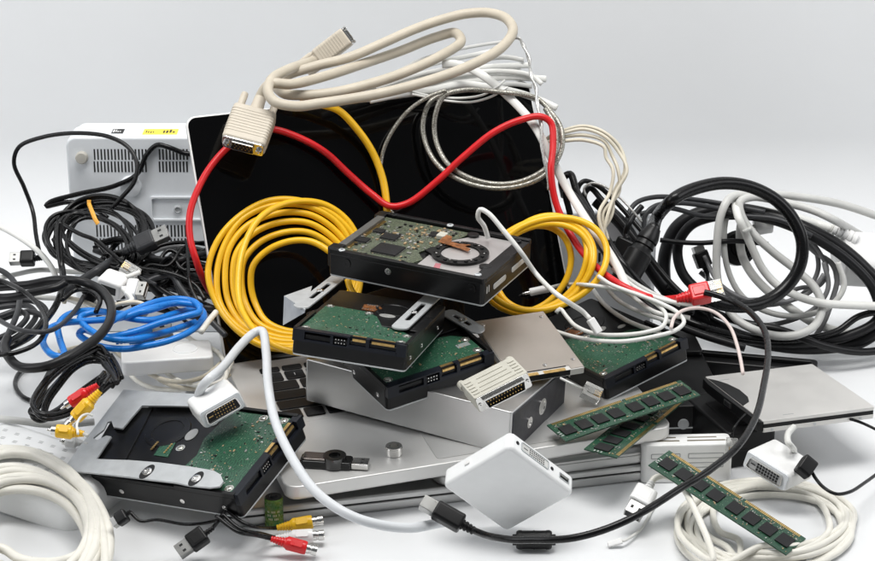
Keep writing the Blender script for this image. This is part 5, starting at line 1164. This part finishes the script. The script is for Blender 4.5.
cable('audio_lead', 'upper yellow audio plug pointing down, beside the red one', [(104, 384), (110, 376)], 4, black_cable, start=End('rca', (100, 391), (68, 426), 15, [ypl], thick=15, opts={}), group='audio plugs left of the bracket')
cable('audio_lead', 'white audio plug below the lower yellow one', [(86, 444), (88, 445)], 4, lgrey_cable, start=End('rca', (84, 443), (60, 441), 12, [white_pl], thick=12, opts={'male': 1}), group='audio plugs left of the bracket')
cable('audio_lead', 'lower yellow audio plug with a long pin pointing left', [(86, 435), (88, 436)], 4, lgrey_cable, start=End('rca', (84, 434), (48, 430), 14, [ypl], thick=14, opts={'male': 1}), group='audio plugs left of the bracket')
cable('thin_wire', 'thin white wire curling around the yellow audio plugs', [(78, 434), (77, 424), (82, 416), (88, 414), (93, 416)], 2.6, white_cable)
cable('flat_black_cable', 'wide flat black cable sweeping in the largest loop over the blue cable', [(-20, 290), (0, 287), (28, 285), (57, 280), (83, 282), (103, 292), (111, 306), (110, 320), (100, 335), (83, 348), (63, 360), (43, 367), (20, 367), (10, 359), (5, 348), (8, 338)], 9.5, black_soft)
for p, w_, mt_, l in (([(-20, 297), (10, 297), (36, 292), (58, 287), (66, 282)], 8, black_soft, 'thick straight black cable coming in from the far left edge'),
                   ([(-20, 276), (10, 284), (34, 300), (46, 320), (40, 340), (18, 352), (-15, 356)], 5, black_cable, 'black cable bowing round the dark grey turns at the far left'),
                   ([(-15, 312), (20, 330), (52, 330), (74, 312), (84, 296)], 5, grey_cable, 'dark grey cable dipping between the grey turns and the blue cable'),
                   ([(62, 300), (76, 290), (92, 292), (100, 300), (96, 312)], 5, black_cable, 'short black cable hooked round the small black plug')):
    cable('tangled_cable', l, p, w_, mt_, group='dark cables at the far left')
# bottom right coil
cc = []
for (a_, b_, cx, cy) in ((87, 43, 765, 526), (74, 35, 772, 519), (84, 44, 760, 531), (66, 31, 778, 516), (80, 38, 770, 533), (72, 36, 758, 522), (88, 40, 766, 520), (78, 42, 774, 528)):
    for i in range(16):
        t = 2.2 + 2 * math.pi * i / 16; cc.append((cx + a_ * math.cos(t) + 1.5 * math.sin(i * 2.1 + a_), cy + b_ * math.sin(t)))
wp = End('usb', (651, 484), (632, 516), 23, [white_pl], dd=-18, thick=17, lift=16, opts={'tongue': dark_in})
cable('coiled_cable', 'white cable coiled flat on the table with a white plug at one end', [(654, 479), (664, 476), (678, 482), (690, 500)] + cc, 6.6, offwhite_cable, start=wp, extra=(End('housing', (776, 553), (806, 556), 12, [white_pl], thick=10),), slope=.5, smooth=7)
cable('flat_cable', 'thin flat white strap lying loose on the table below the white plug', [(624, 541), (640, 530), (651, 512), (658, 500)], 3, white_cable, start=End('housing', (622, 541), (608, 545), 6, [white_pl], thick=4))
# bottom left coil
cw = []
for (a_, b_, cx, cy) in ((66, 54, 22, 522), (84, 82, 24, 536), (56, 42, 34, 520), (78, 72, 18, 524), (62, 58, 30, 548), (88, 90, 18, 540), (72, 62, 26, 534), (80, 70, 14, 520), (64, 50, 36, 530)):
    for i in range(16):
        t = 2.6 + 2 * math.pi * i / 16; cw.append((cx + a_ * math.cos(t) + 2 * math.sin(i * 1.3 + a_), cy + b_ * math.sin(t) + 9 * math.cos(t)))
cable('coiled_cable', 'thick glossy white cable in a heavy coil at the lower left corner', cw, 10, offwhite_cable, smooth=7, slope=.5)
cable('mini_usb_cable', 'thin black lead with a small black plug under the front edge of the bracket drive', [(140, 521), (157, 520), (186, 524.5), (211, 522), (238, 512)], 3.4, black_cable, start=End('mini', (130, 512), (113, 524), 14, [black_pl], thick=11))
cable('usb_cable', 'black lead ending in a black and chrome plug at the very front of the pile', [(216, 524), (221, 517), (226, 508)], 4, black_cable, start=End('usb', (212, 529), (178, 553), 19, [black_pl], thick=14, dd=-6))
for i, (tl, tp, mt, p, l, ins) in enumerate((((277, 528), (323, 520), mat('yellow_plastic', (.85, .5, .02), .3, var=.04), [(262, 528), (245, 524), (226, 510)], 'yellow audio socket lead beside the green battery', None),
        ((276, 538), (324, 535), white_pl, [(262, 534), (242, 530), (222, 514)], 'white audio socket lead between the yellow and the red one', None),
        ((271, 539), (317, 551), red_pl, [(258, 536), (238, 532), (216, 516)], 'red audio socket lead nearest the viewer on the table', None))):
    cable('audio_lead', l, p, 4, black_cable, start=End('rca', tl, tp, 14, [mt], thick=14, opts={'ins': ins} if ins else {}), group='audio socket leads at the front')

jk = End('jack', (550, 288), (522, 294), 8, [white_pl], thick=8)
cable('audio_cable', 'thin white audio cable with a jack plug, looping over the right-hand drive',
      [(562, 285), (580, 284.5), (607, 287.5), (634, 293), (655, 303), (666, 315), (663, 326), (647, 332), (620, 335), (594, 333.5), (575, 325.5), (567, 317), (560, 309), (556, 313)], 4.2, white_cable, start=jk)
cable('thin_cable', 'thin white cable forming the lower loop over the right-hand drive', [(530, 322), (545, 326), (558, 332), (585, 339), (620, 341.5), (652, 337), (676, 330), (684, 322), (678, 313), (660, 303), (636, 294), (610, 284), (598, 276)], 4.2, white_cable)
zb = np.minimum(zb, ZFRONT)
# ------------------------------------------------------------------ ON TOP OF EVERYTHING
hk = End('housing', (590, 319), (599, 333), 8, [white_pl], thick=7)
cable('thin_cable', 'thin white cable hooked over the topmost drive and hanging down to the right', [(488, 238), (484, 226), (478, 217), (480, 209.5), (488, 213), (503, 230), (520, 251), (537, 275), (554, 292), (571, 304), (582, 311)], 5, white_cable, end=hk, slope=.5, smooth=10)
cable('thin_cable', 'thin pinkish white wire arching behind the disc drive', [(671, 328), (674, 318), (682, 311), (698, 308), (716, 313), (730, 327), (737, 345), (741, 362), (743, 374)], 3.6, pink_cable)
cable('phone_cable', 'short white phone lead with a clear plug in front of the right-hand drive', [(572, 384), (560, 378)], 2.6, white_cable, start=End('rj11', (583, 389), (600, 397), 15, [clear_pl], thick=11))
cable('phone_cable', 'dark phone lead with a clear plug between the card reader and the disc drive', [(733, 430), (740, 420), (746, 414)], 2.5, black_cable, start=End('rj11', (732, 438), (731, 452), 11, [clear_pl], thick=9))
dv = End('dvi', (794, 458), (764, 472), 53, [white_pl], dd=-32, yv=(48, 13), thick=20, lift=5, opts={'fem': 1})
cable('video_adapter', 'white video adapter with a wide socket, on a short white lead under the disc drive', [(794, 450), (788, 442), (788, 434), (794, 427)], 6.5, white_cable, start=dv, cat='adapter')
cable('black_lead', 'thin black lead curving from a square black plug behind the white video adapter', [(814, 476), (823, 487), (836, 494), (850, 492), (866, 482), (885, 468)], 3.6, black_cable, start=End('housing', (812, 472), (800, 462), 20, [black_pl], thick=14), cat='cable')
cable('black_lead', 'short black wire reaching the photo edge below the disc drive', [(850, 419), (862, 423), (885, 434)], 3, black_cable)
cable('video_cable', 'thick pale grey video cable arching over the laptop corner to a white plug',
      [(205, 398), (199, 397), (200, 391), (207, 381), (222, 368), (240, 346), (254, 333), (262, 331), (266, 351), (268, 384), (275, 421), (292, 458), (315, 491), (347, 514), (380, 525), (412, 528), (440, 523), (450, 521.5), (459, 519)] , 9.6, mat('pale_grey_cable', (.62, .64, .66), .38, var=.03, bump=.06), start=End('dvi', (209, 396), (223, 411), 47, [white_pl], dd=-30, yv=(45, -19), thick=21), slope=.6, smooth=8)
zb = np.minimum(zb, ZADAPT)
ub = End('usbb', (472, 530), (422, 502), 19, [black_pl], dd=6, thick=16)
fb_ = End('ferrite', (516, 540), (552, 540), 17, [black_pl], thick=17)
cable('usb_cable', 'long black cable with a bead, sweeping down over the card reader',
      [(488, 536), (514, 540), (533, 540), (553, 540), (574, 538), (601, 531), (628, 520), (650, 508), (678, 490), (710, 470), (739, 445), (756, 416), (764, 384), (768, 355), (765, 332), (754, 316), (740, 305), (722, 297), (704, 292)], 7.2, black_cable, start=ub, mids=(fb_,), slope=.5, smooth=9)
